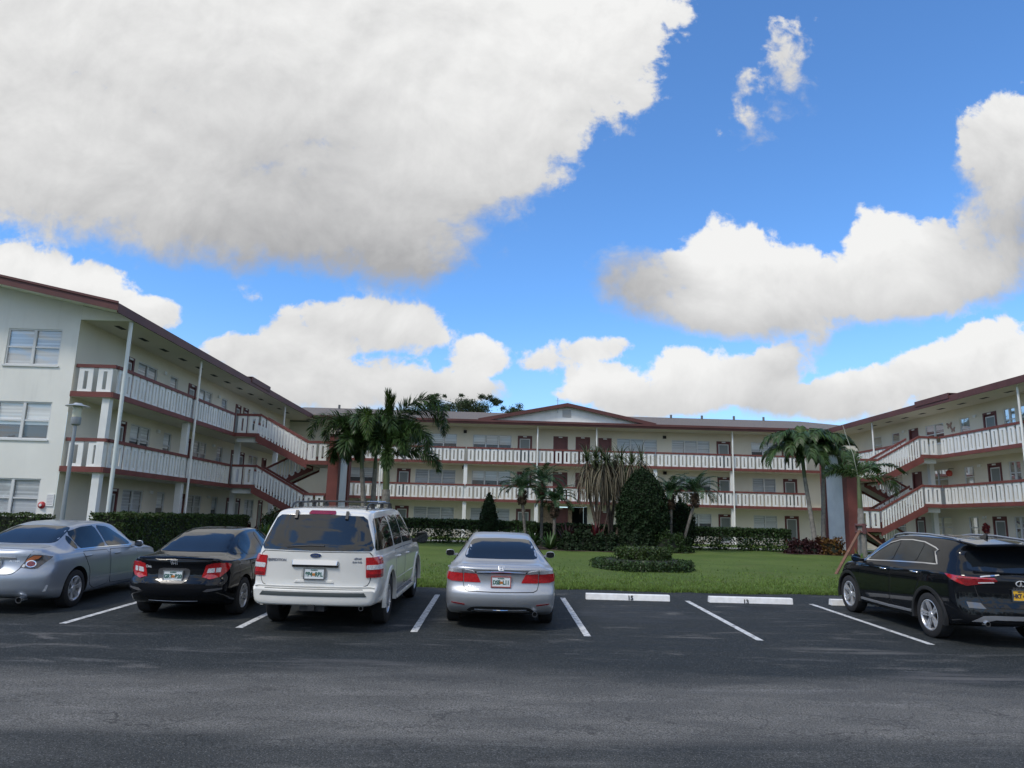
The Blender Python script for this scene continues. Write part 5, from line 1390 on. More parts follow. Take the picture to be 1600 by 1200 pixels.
def crossover():
    sp = dict(L=4.69, R=.365, rim=.250, tr=.825, ax=(.99, 3.79), ra=.415, spokes=5, sw=.022, fork=.14, er=.06, dr=.085, bulge=.012,
        zb=[(0,.36),(.4,.28),(.9,.24),(3.8,.24),(4.69,.30)],
        zt=[(0,1.56),(.10,1.60),(.4,1.645),(1.0,1.675),(1.8,1.68),(2.5,1.63),(2.9,1.48),(3.4,1.20),(3.6,1.12),(4.2,1.03),(4.55,.92),(4.69,.82)],
        zs=[(0,1.12),(.5,1.16),(1.0,1.14),(2.0,1.09),(3.2,1.06),(4.1,.97),(4.69,.74)],
        w=[(0,.87),(.3,.915),(1.0,.95),(2.2,.935),(3.6,.945),(4.3,.92),(4.69,.80)],
        wr=[(0,.60),(.3,.62),(1.0,.64),(1.8,.645),(2.5,.63),(3.4,.74),(4.2,.76),(4.69,.62)],
        rear=[(.2,.12),(.34,.03),(.46,.0),(.60,.015),(.75,.05),(.90,.06),(1.02,.05),(1.09,.06),(1.14,.12),(1.3,.25),(1.46,.40),(1.52,.36),(1.58,.28),(1.7,.28)],
        front=[(.2,.12),(.4,.02),(.6,0),(.8,.06),(1.0,.2),(1.6,.3)], planr=.26, planf=.42, lr=1.25)
    c = Car('crossover', 'black crossover with silver alloy wheels at the right edge of the parking lot', sp, (8.27, 11.56, gz(11.56)), 0, P_BLACK, 'car')
    c.patch('rear_window', [(-.70,1.175),(-.56,1.465),(0,1.48),(.56,1.465),(.70,1.175),(0,1.15)], 'rear', M_CARGLASS, off=.004, sm=2)
    # roof spoiler overhanging the glass
    mb = MB()
    for (xa, xb) in ((-.60, 0), (0, .60)):
        za = 1.60 if xa < 0 else 1.63; zb_ = 1.63 if xa < 0 else 1.60
        ya = .12 if xa < 0 else .06; yb = .06 if xa < 0 else .12
        mb.hexa([(xa,ya,za-.06),(xb,yb,zb_-.06),(xb,.6,zb_-.02),(xa,.6,za-.02),(xa,ya,za-.015),(xb,yb,zb_-.015),(xb,.6,zb_+.032),(xa,.6,za+.032)])
    mb.build('roof_spoiler', P_BLACK, c.root, bevel=.015)
    c.strip('chrome_strip', [(-.58,1.085),(-.3,1.115),(0,1.125),(.3,1.115),(.58,1.085)], 'rear', .03, M_CHROME, h=.014)
    c.panel('tailgate', [(-.68,1.10),(-.66,.98),(-.60,.70),(-.5,.62),(.5,.62),(.60,.70),(.66,.98),(.68,1.10),(0,1.13)], 'rear')
    for sg in (1, -1):
        cy = (.45,.55,sg); ax = 'R' if sg > 0 else 'L'; q = lambda p: [(sg*a, b) for a, b in p]
        o = c.patch('taillight', [(-12,1.025),(-8,1.075),(30,1.075),(60,1.085),(88,1.10),(76,1.04),(52,.955),(42,.935),(10,.985)], 'cyl', M_LAMPD, off=.012, sm=1, cyl=cy)
        c.patch('light_blade', [(-8,1.055),(-6,1.072),(50,1.072),(84,1.095),(78,1.06),(56,.98),(48,.955),(46,.97),(60,1.05)], 'cyl', M_LAMP, o, off=.018, sm=0, cyl=cy)
        c.patch('reverse_lens', [(-6,1.0),(-4,1.015),(22,1.0),(22,.985)], 'cyl', M_LENS, o, off=.018, sm=0, cyl=cy)
        c.patch('reflector', [(12,.60),(20,.685),(44,.69),(40,.60)], 'cyl', mat('smoked_reflector', (.1,.1,.1)), off=.006, sm=0, cyl=cy)
        c.mirror(sg*.95, 3.20, 1.13, P_BLACK, sg, .2, .16)
        d = c.panel('door', [(1.42,.46),(1.36,.72),(1.12,1.05),(2.12,1.05),(2.18,.42),(1.6,.38)], ax); c.handle(1.36, 1.04, sg, M_CHROME, d)
        d = c.panel('door', [(2.24,.42),(2.18,1.05),(3.25,1.03),(3.34,.55),(3.2,.38)], ax); c.handle(2.42, 1.0, sg, M_CHROME, d)
        c.strip('sill_trim', [(1.5,.36),(2.3,.34),(3.3,.345)], ax, .05, mat('satin_silver', (.35,.36,.38), .3, metal=.7), h=.02)
        # chrome window line with its rear kink
        c.strip('window_chrome', [(3.12,1.105),(2.8,1.34),(2.52,1.475),(2.2,1.545),(1.8,1.567),(1.4,1.55),(1.02,1.475),(.92,1.44),(.98,1.41),(.78,1.215),(1.2,1.205),(2.0,1.165),(3.1,1.10)], ax, .03, M_CHROME, h=.012)
        for y in sp['ax']:
            mb = MB(); h0, n0 = c.ray(y, .84, ax); r0 = .415
            mb.T = lambda a, b, z_: (sg*(abs(h0.x)-.012+a), b, z_)
            mb.lathe([(r0-.004,-.04),(r0,.02),(r0+.02,.026),(r0+.06,.018),(r0+.065,-.04)], (0,y,sp['R']), 28, 'x', math.radians(-12), math.radians(192)); mb.build('arch_cladding', mat('cladding_black', (.02,.02,.021), .4), c.root, smooth=40)
        # roof rail
        mb = MB(); x = sg*.60
        mb.tube([(x,.55,1.625),(x,.7,1.655),(x,1.4,1.69),(x,2.1,1.68),(x,2.45,1.635),(x,2.55,1.59)], .018, 8); mb.build('roof_rail', mat('satin_silver', (.35,.36,.38)), c.root, smooth=50)
        exhaust(c, sg*.58, .02, .375, .04, .1)
    glass_side(c, [[(.86,1.235),(1.05,1.42),(1.36,1.525),(1.40,1.215)], [(1.42,1.215),(1.38,1.53),(1.8,1.552),(2.10,1.54),(2.15,1.17)], [(2.21,1.168),(2.16,1.535),(2.5,1.455),(2.8,1.315),(3.06,1.115)]])
    c.patch('skid_plate', [(-.74,.395),(-.60,.49),(-.45,.505),(.45,.505),(.60,.49),(.74,.395),(.58,.40),(.44,.44),(-.44,.44),(-.58,.40)], 'rear', mat('satin_silver', (.35,.36,.38)), off=.008, sm=0)
    M = c.on_rear(0, 1.0, .012); mb = MB(lambda a, b, q: tuple(M @ Vector((a, b, q)))); n = 28
    for k in range(n):
        a0, a1 = 2*PI*k/n, 2*PI*(k+1)/n
        if k in (20, 21): continue
        P = lambda a, s_: (.085*s_*math.cos(a), .048*s_*math.sin(a))
        mb.hexa([(*P(a0,1),0),(*P(a1,1),0),(*P(a1,.82),0),(*P(a0,.82),0),(*P(a0,1),.008),(*P(a1,1),.008),(*P(a1,.82),.01),(*P(a0,.82),.01)])
    for sg in (1, -1): mb.hexa([(sg*.022,-.045,0),(sg*.010,-.040,0),(0,.028,0),(sg*.004,.034,0),(sg*.022,-.045,.01),(sg*.010,-.040,.01),(0,.028,.01),(sg*.004,.034,.01)])
    mb.build('emblem', M_EMBLEM, c.root)
    c.badge('badge_lettering', 'INFINITI', 0, .925, .045, mat('badge_dark', (.12,.12,.12), .3, metal=.6), .001, 1.5)
    c.plate(0, .82, 'HKT 4482', M_PLATEY, M_INK, 'NEW YORK', frame=M_CHROME)
    mb = MB(); mb.hexa([(-.025,.75,1.66),(.025,.75,1.66),(.03,.95,1.665),(-.03,.95,1.665),(-.004,.74,1.74),(.004,.74,1.74),(.006,.80,1.74),(-.006,.80,1.74)]); mb.build('antenna_fin', P_BLACK, c.root, bevel=.004)
    c.front_bits(1, [(-.66,1.18),(-.56,1.55),(.56,1.55),(.66,1.18)], [(.45,.78),(.45,.86),(.78,.92),(.84,.82)])
crossover()
# ------------------------------------------------------------------ plants
def leaf_mat(name, col, island=.4, rough=.45, trans=.22, spec=.35):
    return mat(name, col, rough, 0, 0, spec, island=island, trans=trans)
L_HEDGE = leaf_mat('hedge_leaf', (.042,.070,.016), .5)
L_HEDGE2 = leaf_mat('hedge_leaf_mid', (.036,.066,.018), .5)
L_DARK = leaf_mat('dark_leaf', (.015,.030,.011), .5, .65, .1, .15)
L_BED = leaf_mat('bed_leaf', (.020,.036,.015), .55, .6, .12, .2)
L_PALM = leaf_mat('palm_leaflet', (.050,.090,.027), .5, .38, .2)
L_PALMY = leaf_mat('young_palm_leaflet', (.065,.110,.022), .4, .4, .25)
L_DATE = leaf_mat('date_palm_leaflet', (.030,.070,.026), .4, .45, .2)
L_STRAP = leaf_mat('strap_leaf_green', (.060,.085,.030), .45)
L_STRAPB = leaf_mat('strap_leaf_dry', (.155,.135,.095), .5, .8, .15, .1)
L_RED = leaf_mat('red_leaf', (.11,.018,.028), .5)
L_MAROON = leaf_mat('maroon_leaf', (.040,.012,.014), .6)
L_CROTON = leaf_mat('croton_orange_leaf', (.12,.058,.016), .7)
L_LIME = leaf_mat('lime_leaf', (.19,.23,.035), .5)
L_FERN = leaf_mat('fern_leaf', (.045,.095,.025), .4)
L_TREE = leaf_mat('oak_leaf', (.050,.072,.026), .55)
B_PALM = mat('palm_bark_grey', (.20,.185,.165), .9, var=(6,.25), bump=(14,.6))
B_CROWN = mat('green_crownshaft', (.085,.11,.045), .5, var=(3,.25))
B_BROWN = mat('fibrous_trunk', (.065,.042,.028), .95, var=(9,.4), bump=(20,1))
B_BARK = mat('brown_bark', (.11,.085,.065), .95, var=(7,.3), bump=(16,.8))
B_WOOD = mat('stake_wood', (.16,.08,.05), .8, var=(5,.2))
M_SHADECORE = mat('hedge_shade_core', (.010,.014,.007), .95)  # near black colour paints the shade deep inside hedges and bushes
RS = np.random.default_rng(77)

def unit(v): return v/np.maximum(np.linalg.norm(v, axis=-1, keepdims=True), 1e-9)

def leaf_quads(C, size, rs, out=None, bias=0.0, aspect=.55):
    """diamond leaves at C; normals biased towards out"""
    n = len(C)
    N = rs.normal(0, 1, (n, 3))
    if out is not None: N = N*(1-bias)+out*bias*1.7
    N = unit(N)
    A = unit(np.cross(N, rs.normal(0, 1, (n, 3)))); B = np.cross(N, A)
    s = (size*rs.uniform(.65, 1.35, (n, 1)))
    V = np.stack([C-A*s*.5, C+B*s*.5*aspect+N*s*.06, C+A*s*.5, C-B*s*.5*aspect+N*s*.06], 1)
    return V.reshape(-1, 3), np.arange(n*4).reshape(-1, 4)

def join(parts):
    V = []; F = []; o = 0
    for v, f in parts:
        V.append(v); F.append(f+o); o += len(v)
    return np.concatenate(V), np.concatenate(F)

def box_points(x0, x1, y0, y1, z0, z1, n, rs, depth=.08, lump=.05):
    """points just inside the faces of a clipped block, a little lumpy"""
    w, d, h = x1-x0, y1-y0, z1-z0
    ar = np.array([w*h, w*h, d*h, d*h, w*d*1.2]); k = rs.choice(5, n, p=ar/ar.sum())
    a, b = rs.uniform(0, 1, n), rs.uniform(0, 1, n); q = np.abs(rs.normal(0, depth, n))
    P = np.zeros((n, 3)); O = np.zeros((n, 3))
    for i, (fx, fy, fz, ox) in enumerate((
        (lambda: x0+a*w, lambda: y0+q, lambda: z0+b*h, (0,-1,0)), (lambda: x0+a*w, lambda: y1-q, lambda: z0+b*h, (0,1,0)),
        (lambda: x0+q, lambda: y0+a*d, lambda: z0+b*h, (-1,0,0)), (lambda: x1-q, lambda: y0+a*d, lambda: z0+b*h, (1,0,0)),
        (lambda: x0+a*w, lambda: y0+b*d, lambda: z1-q, (0,0,1)))):
        m = k == i
        P[m] = np.stack([fx(), fy(), fz()], 1)[m]; O[m] = ox
    lu = lump*(np.sin(P[:,0]*3.1+P[:,1]*2.3)+np.sin(P[:,0]*7.7+P[:,2]*5.1+P[:,1]*6.3))*.5
    P += O*(lu+rs.normal(0, .015, n))[:, None]
    return P, O

def hedge(name, label, box, n, size, m, cat='hedge', group=None, core=True, gaps=None, loc=None, lump=.05, z0=None):
    x0, x1, y0, y1, h = box
    cx, cy = (x0+x1)/2, (y0+y1)/2; zb = gz(cy)
    r = empty(name, (cx, cy, zb), 0, label, cat, group)
    P, O = box_points(x0-cx, x1-cx, y0-cy, y1-cy, 0, h, n, RS, .07, lump)
    if gaps is not None: k = gaps(P[:,0]+cx, P[:,1]+cy, P[:,2], RS); P, O = P[k], O[k]
    # stray shoots above the clipped top
    V, F = leaf_quads(P, size, RS, O, .35)
    mesh_np('foliage', V, F, m, r)
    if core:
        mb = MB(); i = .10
        mb.box(x0-cx+i, x1-cx-i, y0-cy+i, y1-cy-i, 0 if gaps is None else h*.62, h-i); mb.build('core', M_SHADECORE, r)
    return r

def hedge_blocks(name, label, boxes, n, size, m):
    pass

def frond(base, az, el, L, droop, nl, ll, lw, rs, plume=False, vee=.5, tipf=.55, start=.12, hang=.25, curl=0.0, pw=1.35, fwd=.55):
    """one pinnate leaf; returns leaflet quads and the rachis points"""
    K = 22; p = np.array(base, float); pts = [p.copy()]; dirs = []
    e = math.radians(el); a = math.radians(az)
    for k in range(K):
        s = (k+.5)/K
        ee = e-math.radians(droop)*(s**pw); aa = a+math.radians(curl)*s
        d = np.array([math.cos(ee)*math.cos(aa), math.cos(ee)*math.sin(aa), math.sin(ee)]); dirs.append(d)
        p = p+d*L/K; pts.append(p.copy())
    pts = np.array(pts); dirs = np.array(dirs+[dirs[-1]])
    s = np.repeat(np.linspace(start, .995, nl), 2); side = np.tile([1, -1], nl)
    f = s*K; i = np.minimum(f.astype(int), K-1); w = (f-i)[:, None]
    P = pts[i]*(1-w)+pts[i+1]*w; T = unit(dirs[i]*(1-w)+dirs[i+1]*w)
    H = np.array([-math.sin(a), math.cos(a), 0.0]); S = np.tile(H, (len(s), 1)); U = unit(np.cross(S, T)*-1)
    U = np.where(U[:, 2:3] < 0, -U, U) if not plume else U
    if plume:
        r = rs.uniform(0, 2*PI, len(s))
        out = S*np.cos(r)[:, None]+U*np.sin(r)[:, None]
    else:
        out = S*side[:, None]*math.cos(vee)+U*math.sin(vee)
    out = unit(out+T*(fwd+.5*s[:, None])+rs.normal(0, .10, (len(s), 3)))
    prof = np.clip(np.minimum((s-start)/.16+.35, 1)*np.where(s > tipf, 1-(s-tipf)/(1-tipf)*.62, 1), .15, 1)
    l = ll*prof*rs.uniform(.85, 1.12, len(s)); W = unit(np.cross(out, U+.3*rs.normal(0, 1, (len(s), 3))))*lw/2
    mid = P+out*(l*.55)[:, None]; tip = mid+out*(l*.45)[:, None]+np.array([0, 0, -1.0])*(l*hang)[:, None]
    n = len(s)
    V = np.stack([P-W*.5, P+W*.5, mid+W, mid-W, tip+W*.1, tip-W*.1], 1).reshape(-1, 3)
    b = np.arange(n)[:, None]*6
    F = np.concatenate([b+np.array([[0,1,2,3]]), b+np.array([[3,2,4,5]])])
    return (V, F), pts

def palm(name, label, base, trunk, fronds, cat='palm tree', group=None, leaf=L_PALM, bark=B_PALM, shaft=None, spear=None, rc=.025, midx=None, ball=None):
    """trunk: [(dx, dy, dz, radius)]; fronds: list of dicts for frond()"""
    r = empty(name, base, 0, label, cat, group)
    mb = MB()
    T = []
    for (a, b) in zip(trunk[:-1], trunk[1:]):
        k = max(2, int((b[2]-a[2])/.11))
        for q in range(k):
            u = q/k; T.append(tuple(a[i]+(b[i]-a[i])*u for i in range(3))+((a[3]+(b[3]-a[3])*u)*(1.04 if len(T) % 2 else .97),))
    T.append(trunk[-1])
    mb.tube([t[:3] for t in T], [t[3] for t in T], 12); mb.build('trunk', bark, r, smooth=50)
    if shaft:
        mb = MB(); mb.tube([t[:3] for t in shaft], [t[3] for t in shaft], 12); mb.build('crownshaft', B_CROWN, r, smooth=60)
    if ball:
        bx, by, bz, br, bh = ball; parts = []
        n = 240; th = RS.uniform(0, 2*PI, n); u = RS.uniform(0, 1, n)
        rr = br*(.75+.35*np.sin(u*PI)); C = np.stack([bx+rr*np.cos(th), by+rr*np.sin(th), bz+(u-.5)*bh], 1)
        V, F = leaf_quads(C, .16, RS, unit(C-np.array([bx, by, bz-.3])), .3, .35)
        mb = MB(); mb.lathe([(.02,-bh*.5),(br*.6,-bh*.42),(br*.85,0),(br*.7,bh*.4),(.02,bh*.55)], (bx,by,bz), 12); mb.build('old_leaf_bases', B_BROWN, r, smooth=50)
        mesh_np('frond_stubs', V, F, B_BROWN, r)
    parts = []; mi = []; mb = MB()
    for fd in fronds:
        fd = dict(fd); young = fd.pop('young', False)
        (V, F), pts = frond(rs=RS, **fd)
        parts.append((V, F)); mi += [1 if young else 0]*len(F)
        k = len(pts); mb.tube(pts, [rc*(1-.8*i/(k-1)) for i in range(k)], 5, False)
    V, F = join(parts)
    c = mesh_np('crown', V, F, [leaf, L_PALMY], r, mi)
    mb.build('frond_ribs', B_CROWN, c, smooth=True)
    return r

def foxtails():
    pl = dict(plume=True, nl=250, lw=.052, start=.10, tipf=.7, hang=.18)
    x, y = -5.52, 36; z = gz(y); b = (.0-.12, 0, 5.05-z)
    F = [dict(base=b, az=175, el=88.7, L=2.8, droop=2, ll=.46, young=True, fwd=1.9, **{**pl, 'nl': 300, 'hang': -.15, 'tipf': .98}), dict(base=b, az=5, el=87.5, L=2.62, droop=2, ll=.42, young=True, fwd=1.9, **{**pl, 'hang': -.15, 'tipf': .98}),
         dict(base=b, az=-6, el=80, L=5.2, droop=190, ll=.70, pw=2.1, **{**pl,'nl':330}), dict(base=b, az=22, el=72, L=4.9, droop=180, ll=.66, pw=2.0, **{**pl,'nl':300}), dict(base=(b[0],b[1],b[2]-.3), az=-14, el=16, L=3.3, droop=100, ll=.55, pw=2.2, **pl),
         dict(base=b, az=60, el=72, L=4.0, droop=170, ll=.6, pw=1.8, **pl), dict(base=b, az=-50, el=55, L=2.3, droop=150, ll=.55, **pl), dict(base=b, az=-80, el=10, L=2.0, droop=110, ll=.5, **pl),
         dict(base=b, az=172, el=70, L=3.6, droop=170, ll=.62, pw=1.7, **pl), dict(base=b, az=150, el=60, L=3.2, droop=150, ll=.6, **pl), dict(base=b, az=-25, el=60, L=3.6, droop=170, ll=.6, pw=1.6, **pl)]
    palm('foxtail_palm', 'tallest foxtail palm with an upright spear frond, thick grey trunk behind the white suv', (x, y, z), [(0,0,-.1,.24),(-.02,0,1.2,.21),(-.05,0,3.1-z,.20)], F,
         shaft=[(-.05,0,3.08-z,.16),(-.06,0,3.6-z,.165),(-.10,0,4.5-z,.13),(-.12,0,5.2-z,.09)])
    for i, (x, y, tx, tz, lab, azs) in enumerate([(-6.62, 37.0, -7.08, 5.05, 'outer slim foxtail palm leaning left beside the tallest palm', (168,192,222,255,290,325,110,60,20,140)),
                                                  (-6.45, 37.6, -6.45, 5.10, 'inner slim foxtail palm standing close against the tallest palm', (175,205,245,280,330,95,140,50,10))]):
        z = gz(y); b = (tx-x, 0, tz-z)
        F = []
        for k, a in enumerate(azs):
            F.append(dict(base=b, az=a+RS.uniform(-8, 8), el=RS.uniform(72, 88) if k % 3 else RS.uniform(40, 60), L=RS.uniform(3.3, 4.3) if k % 3 else 2.6, droop=RS.uniform(180, 205), pw=1.75, ll=.60, young=(k == 4), **{**pl, 'nl': 210}))
        F.append(dict(base=b, az=90, el=84, L=2.0, droop=50, ll=.4, **{**pl, 'nl': 160}))
        palm('foxtail_palm', lab, (x, y, z), [(0,0,-.1,.16),((tx-x)*.4,0,1.9,.14),((tx-x)*.85,0,tz-z-.9,.11)], F, group='slim pair of foxtail palms',
             shaft=[((tx-x)*.85,0,tz-z-.92,.10),((tx-x)*.93,0,tz-z-.5,.10),(tx-x,0,tz-z+.1,.06)])
    # staked young foxtail on the right
    x, y = 13.0, 26.0; z = gz(y); b = (.02, 0, 3.55-z); pl = dict(pl, nl=130, lw=.035)
    F = [dict(base=b, az=75, el=72, L=1.55, droop=60, ll=.38, **pl), dict(base=b, az=-2, el=50, L=1.9, droop=95, ll=.40, plume=False, vee=.3, nl=60, lw=.05, hang=.35),
         dict(base=b, az=-25, el=28, L=1.6, droop=125, ll=.36, **pl), dict(base=b, az=178, el=48, L=1.35, droop=95, ll=.36, **pl), dict(base=b, az=130, el=55, L=1.4, droop=100, ll=.34, **pl), dict(base=b, az=30, el=62, L=1.6, droop=110, ll=.34, **pl)]
    r = palm('young_palm', 'young staked palm with a bare white spear leaf behind the black crossover', (x, y, z), [(0,0,-.1,.17),(0,0,.5,.165),(.02,0,1.45,.14),(.02,0,2.25,.09)], F,
             shaft=[(.02,0,2.2,.085),(.02,0,2.7,.08),(.02,0,3.4,.05)], rc=.018)
    mb = MB(); mb.tube([(.02,0,3.3), (-.12,0,4.2), (-.36,0,4.95), (-.46,0,5.35)], [.016,.013,.009,.004], 6); mb.build('spear_leaf', mat('pale_spear', (.42,.43,.36), .5), r, smooth=True)
    for (gx, gy, lab) in ((11.15, 24.25, 'long red brown stake leaning left against the young palm'), (14.6, 25.0, 'red brown stake leaning right against the young palm'), (13.6, 27.8, 'stake propping the young palm from behind')):
        zg = gz(gy); e = empty('palm_stake', (gx, gy, zg), 0, lab, 'stake', 'stakes propping the young palm')
        d = Vector((x-gx, y-gy, z+1.55-zg)); d = d*(1-.16/d.length); mb = MB(); mb.bar((0,0,-.02), d, .085, .05); mb.build('timber', B_WOOD, e)
    mb = MB()
    for k in range(3):
        a = 2*PI*k/3+.5; mb.box(.02+.17*math.cos(a)-.05, .02+.17*math.cos(a)+.05, .17*math.sin(a)-.03, .17*math.sin(a)+.03, 1.36, 1.72)
    mb.lathe([(.165,1.38),(.2,1.4),(.2,1.44),(.165,1.46)], n=14); mb.lathe([(.16,1.62),(.195,1.64),(.195,1.68),(.16,1.7)], n=14)
    mb.build('stake_collar', mat('collar_brown', (.12,.05,.05), .8), r)
foxtails()

def right_palms():
    pl = dict(nl=84, lw=.06, vee=.25, ll=.68, hang=.5, pw=1.6)
    for i, (x, y, tx, tz, lab) in enumerate([(17.05, 39.0, 16.5, 5.7, 'slim coconut style palm on the left of the pair by the right pylon'), (17.75, 39.8, 18.0, 5.8, 'slim coconut style palm on the right of the pair, against the pylon')]):
        z = gz(y); b = (tx-x, 0, tz-z); F = []
        for a, e, L, d in ((180,48,2.5,110),(200,18,2.3,100),(165,62,2.2,120),(225,50,2.0,120),(265,30,1.9,110),(100,70,1.9,100),(70,80,1.7,70),(15,55,2.3,110),(-15,30,2.2,105),(330,60,2.2,130),(40,45,2.3,120),(130,40,2.2,115),(300,10,1.7,90),(155,30,2.4,100),(210,66,2.6,115),(0,64,2.5,110),(250,58,2.2,110)):
            F.append(dict(base=b, az=a+RS.uniform(-9, 9)+(25 if i else 0), el=e+8+RS.uniform(-6, 6), L=L*1.18*RS.uniform(.92, 1.08), droop=d*1.25, young=(a == 70), **pl))
        palm('coconut_palm', lab, (x, y, z), [(0,0,-.1,.16),((tx-x)*.25,0,1.3,.12),((tx-x)*.85,0,4.1,.10)], F, group='pair of palms by the right pylon', shaft=[((tx-x)*.85,0,4.08,.10),((tx-x)*.95,0,4.9,.105),(tx-x,0,tz-z+.05,.06)])
right_palms()

def date_palms():
    pl = dict(nl=46, lw=.028, vee=.35, ll=.34, hang=.3)
    for (x, y, tx, tz, rad, lab) in [(1.48, 37.5, 1.2, 3.35, 1.35, 'feathery date palm with a brown ball of old stubs, left of the strap leaved clump'), (2.3, 38.5, 2.3, 3.75, 1.45, 'tallest feathery date palm left of the strap leaved clump'),
                                     (2.86, 37.0, 2.86, 2.75, 1.2, 'lowest feathery date palm next to the strap leaved clump'), (8.98, 38.0, 9.05, 3.35, 1.3, 'upright feathery date palm close against the large clipped bush'),
                                     (9.47, 37.8, 10.28, 3.45, 1.5, 'feathery date palm with a trunk leaning right of the large clipped bush')]:
        z = gz(y); b = (tx-x, 0, tz-z); F = []; n = 20
        for k in range(n):
            t = k/n; F.append(dict(base=b, az=k*137.5+RS.uniform(-12, 12), el=78-62*t+RS.uniform(-6, 6), L=rad*RS.uniform(.95, 1.25), droop=70+45*t, young=False, **pl))
        palm('date_palm', lab, (x, y, z), [(0,0,-.1,.085),((tx-x)*.3,0,.9,.075),((tx-x)*.9,0,tz-z-.6,.085),(tx-x,0,tz-z,.10)], F, group='small feathery date palms in the planting bed', leaf=L_DATE, rc=.013,
             bark=mat('date_trunk', (.15,.135,.12), .9, var=(8,.3), bump=(18,.8)), ball=((tx-x)*.95,0,tz-z-.42,.21,.75))
date_palms()

def strap_trees():
    """multi stemmed clump with mops of long drooping strap leaves, mostly dry"""
    data = [('multi stemmed pony tail tree with green topped mops, left of its clump', 5.15, 38.0, [(-.55,-.1,5.15),(-.05,.1,5.3),(.38,-.2,5.2)]),
            ('multi stemmed pony tail tree with dry brown mops, middle of its clump', 5.95, 38.3, [(-.25,-.1,5.2),(.25,.15,5.35)]),
            ('multi stemmed pony tail tree with pale bare branches touching the large clipped bush', 6.55, 38.1, [(-.1,.1,5.3),(.42,-.1,5.05),(.95,.0,5.3),(.2,-.3,3.9)])]
    for (lab, x, y, heads) in data:
        z = gz(y); r = empty('pony_tail_tree', (x, y, z), 0, lab, 'tree', 'pony tail trees in the middle of the bed')
        mb = MB(); fork = Vector((RS.uniform(-.05,.05), 0, 1.2))
        mb.tube([(0,0,-.1), (0,0,.25), fork], [.26,.17,.12], 10)
        for (hx, hy, hz) in heads:
            h = Vector((hx, hy, hz-z-.3)); mid = fork.lerp(h, .5)+Vector((hx*.25, hy*.2, -.15))
            mb.tube([fork-Vector((0,0,.1)), fork.lerp(mid, .5), mid, h], [.10,.085,.07,.05], 8)
        for k in range(5):
            q = Vector((RS.uniform(-.5,.8), RS.uniform(-.45,.1), RS.uniform(2.2,3.6))); a_ = Vector((q.x*.25, q.y*.5, .5)); mb.tube([a_, a_.lerp(q,.5)+Vector((0,0,-.1)), q], [.05,.035,.015], 6)
        mb.build('trunk', B_BARK if 'pale' not in lab else B_PALM, r, smooth=50)
        P = []; mi = []
        for (hx, hy, hz) in heads:
            c = np.array([hx, hy, hz-z-.25]); n = 175
            dry = RS.random(n) < (.55 if 'green' in lab else .8)
            el = np.where(dry, RS.uniform(-1.0, .35, n), RS.uniform(.0, 1.45, n)); az = RS.uniform(0, 2*PI, n)
            L = np.where(dry, RS.uniform(1.1, 2.2, n), RS.uniform(.8, 1.25, n)); K = 6
            d = np.stack([np.cos(el)*np.cos(az), np.cos(el)*np.sin(az), np.sin(el)], 1); side = np.stack([-np.sin(az), np.cos(az), np.zeros(n)], 1)
            p = c+d*.05-np.stack([np.zeros(n), np.zeros(n), np.where(dry, RS.uniform(0, .9, n), 0)], 1)
            row = []
            for k in range(K+1):
                w = (.026*(1-(k/K)**2*.85))[None] if hasattr(1, 'shape') else .026*(1-(k/K)**2*.85)
                row.append((p-side*w, p+side*w))
                g = np.where(dry, .75, .34)[:, None]; d = unit(d+np.array([0,0,-1.0])*g*(.6+.5*k/K)); p = p+d*(L/K)[:, None]
            V = np.stack([q for ab in row for q in ab], 1).reshape(-1, 3); b = np.arange(n)[:, None]*(2*(K+1))
            for k in range(K):
                pass
            F = np.concatenate([b+np.array([[2*k, 2*k+1, 2*k+3, 2*k+2]]) for k in range(K)])
            P.append((V, F)); mi += list(np.tile(dry.astype(int), K))
        V, F = join(P); mesh_np('crown', V, F, [L_STRAP, L_STRAPB], r, mi)
strap_trees()

def clipped(name, label, c, prof, n, size, m, cat='shrub', group=None, lump=.06, stem=None):
    """clipped bush of revolution: prof [(r, z)] in leaf cards around a dark heart"""
    x, y = c; z = gz(y); r = empty(name, (x, y, z), 0, label, cat, group)
    pr = pchip([(q[1], q[0]) for q in prof]); z0, z1 = prof[0][1], prof[-1][1]
    zz = RS.uniform(z0, z1, n*3); rr = np.array([pr(q) for q in zz]); k = RS.random(n*3) < (rr+.12)/(rr.max()+.12); zz, rr = zz[k][:n], rr[k][:n]
    th = RS.uniform(0, 2*PI, len(zz)); lu = 1+lump*(np.sin(th*3+zz*2.7)+np.sin(th*7+zz*5.3+1)+np.sin(th*11-zz*8))/1.6
    q = rr*lu-np.abs(RS.normal(0, .07, len(zz)))+np.where(RS.random(len(zz)) < .07, RS.uniform(.02, .16, len(zz)), 0)
    O = np.stack([np.cos(th), np.sin(th), np.full(len(zz), .35)], 1)
    C = np.stack([q*np.cos(th), q*np.sin(th), zz+RS.normal(0, .02, len(zz))], 1)
    V, F = leaf_quads(C, size, RS, O, .35); mesh_np('foliage', V, F, m, r)
    mb = MB(); mb.lathe([(.01, z0+.05)]+[(max(.01, a*.82-.05), b*.97+.02) for a, b in prof[:-1]]+[(.01, z1-.12)], n=20); mb.build('core', M_SHADECORE, r, smooth=True)
    if stem: mb = MB(); mb.tube([(0,0,-.1), (0,0,z0+.2)], [stem, stem*.8], 8); mb.build('trunk', B_BARK, r, smooth=50)
    return r

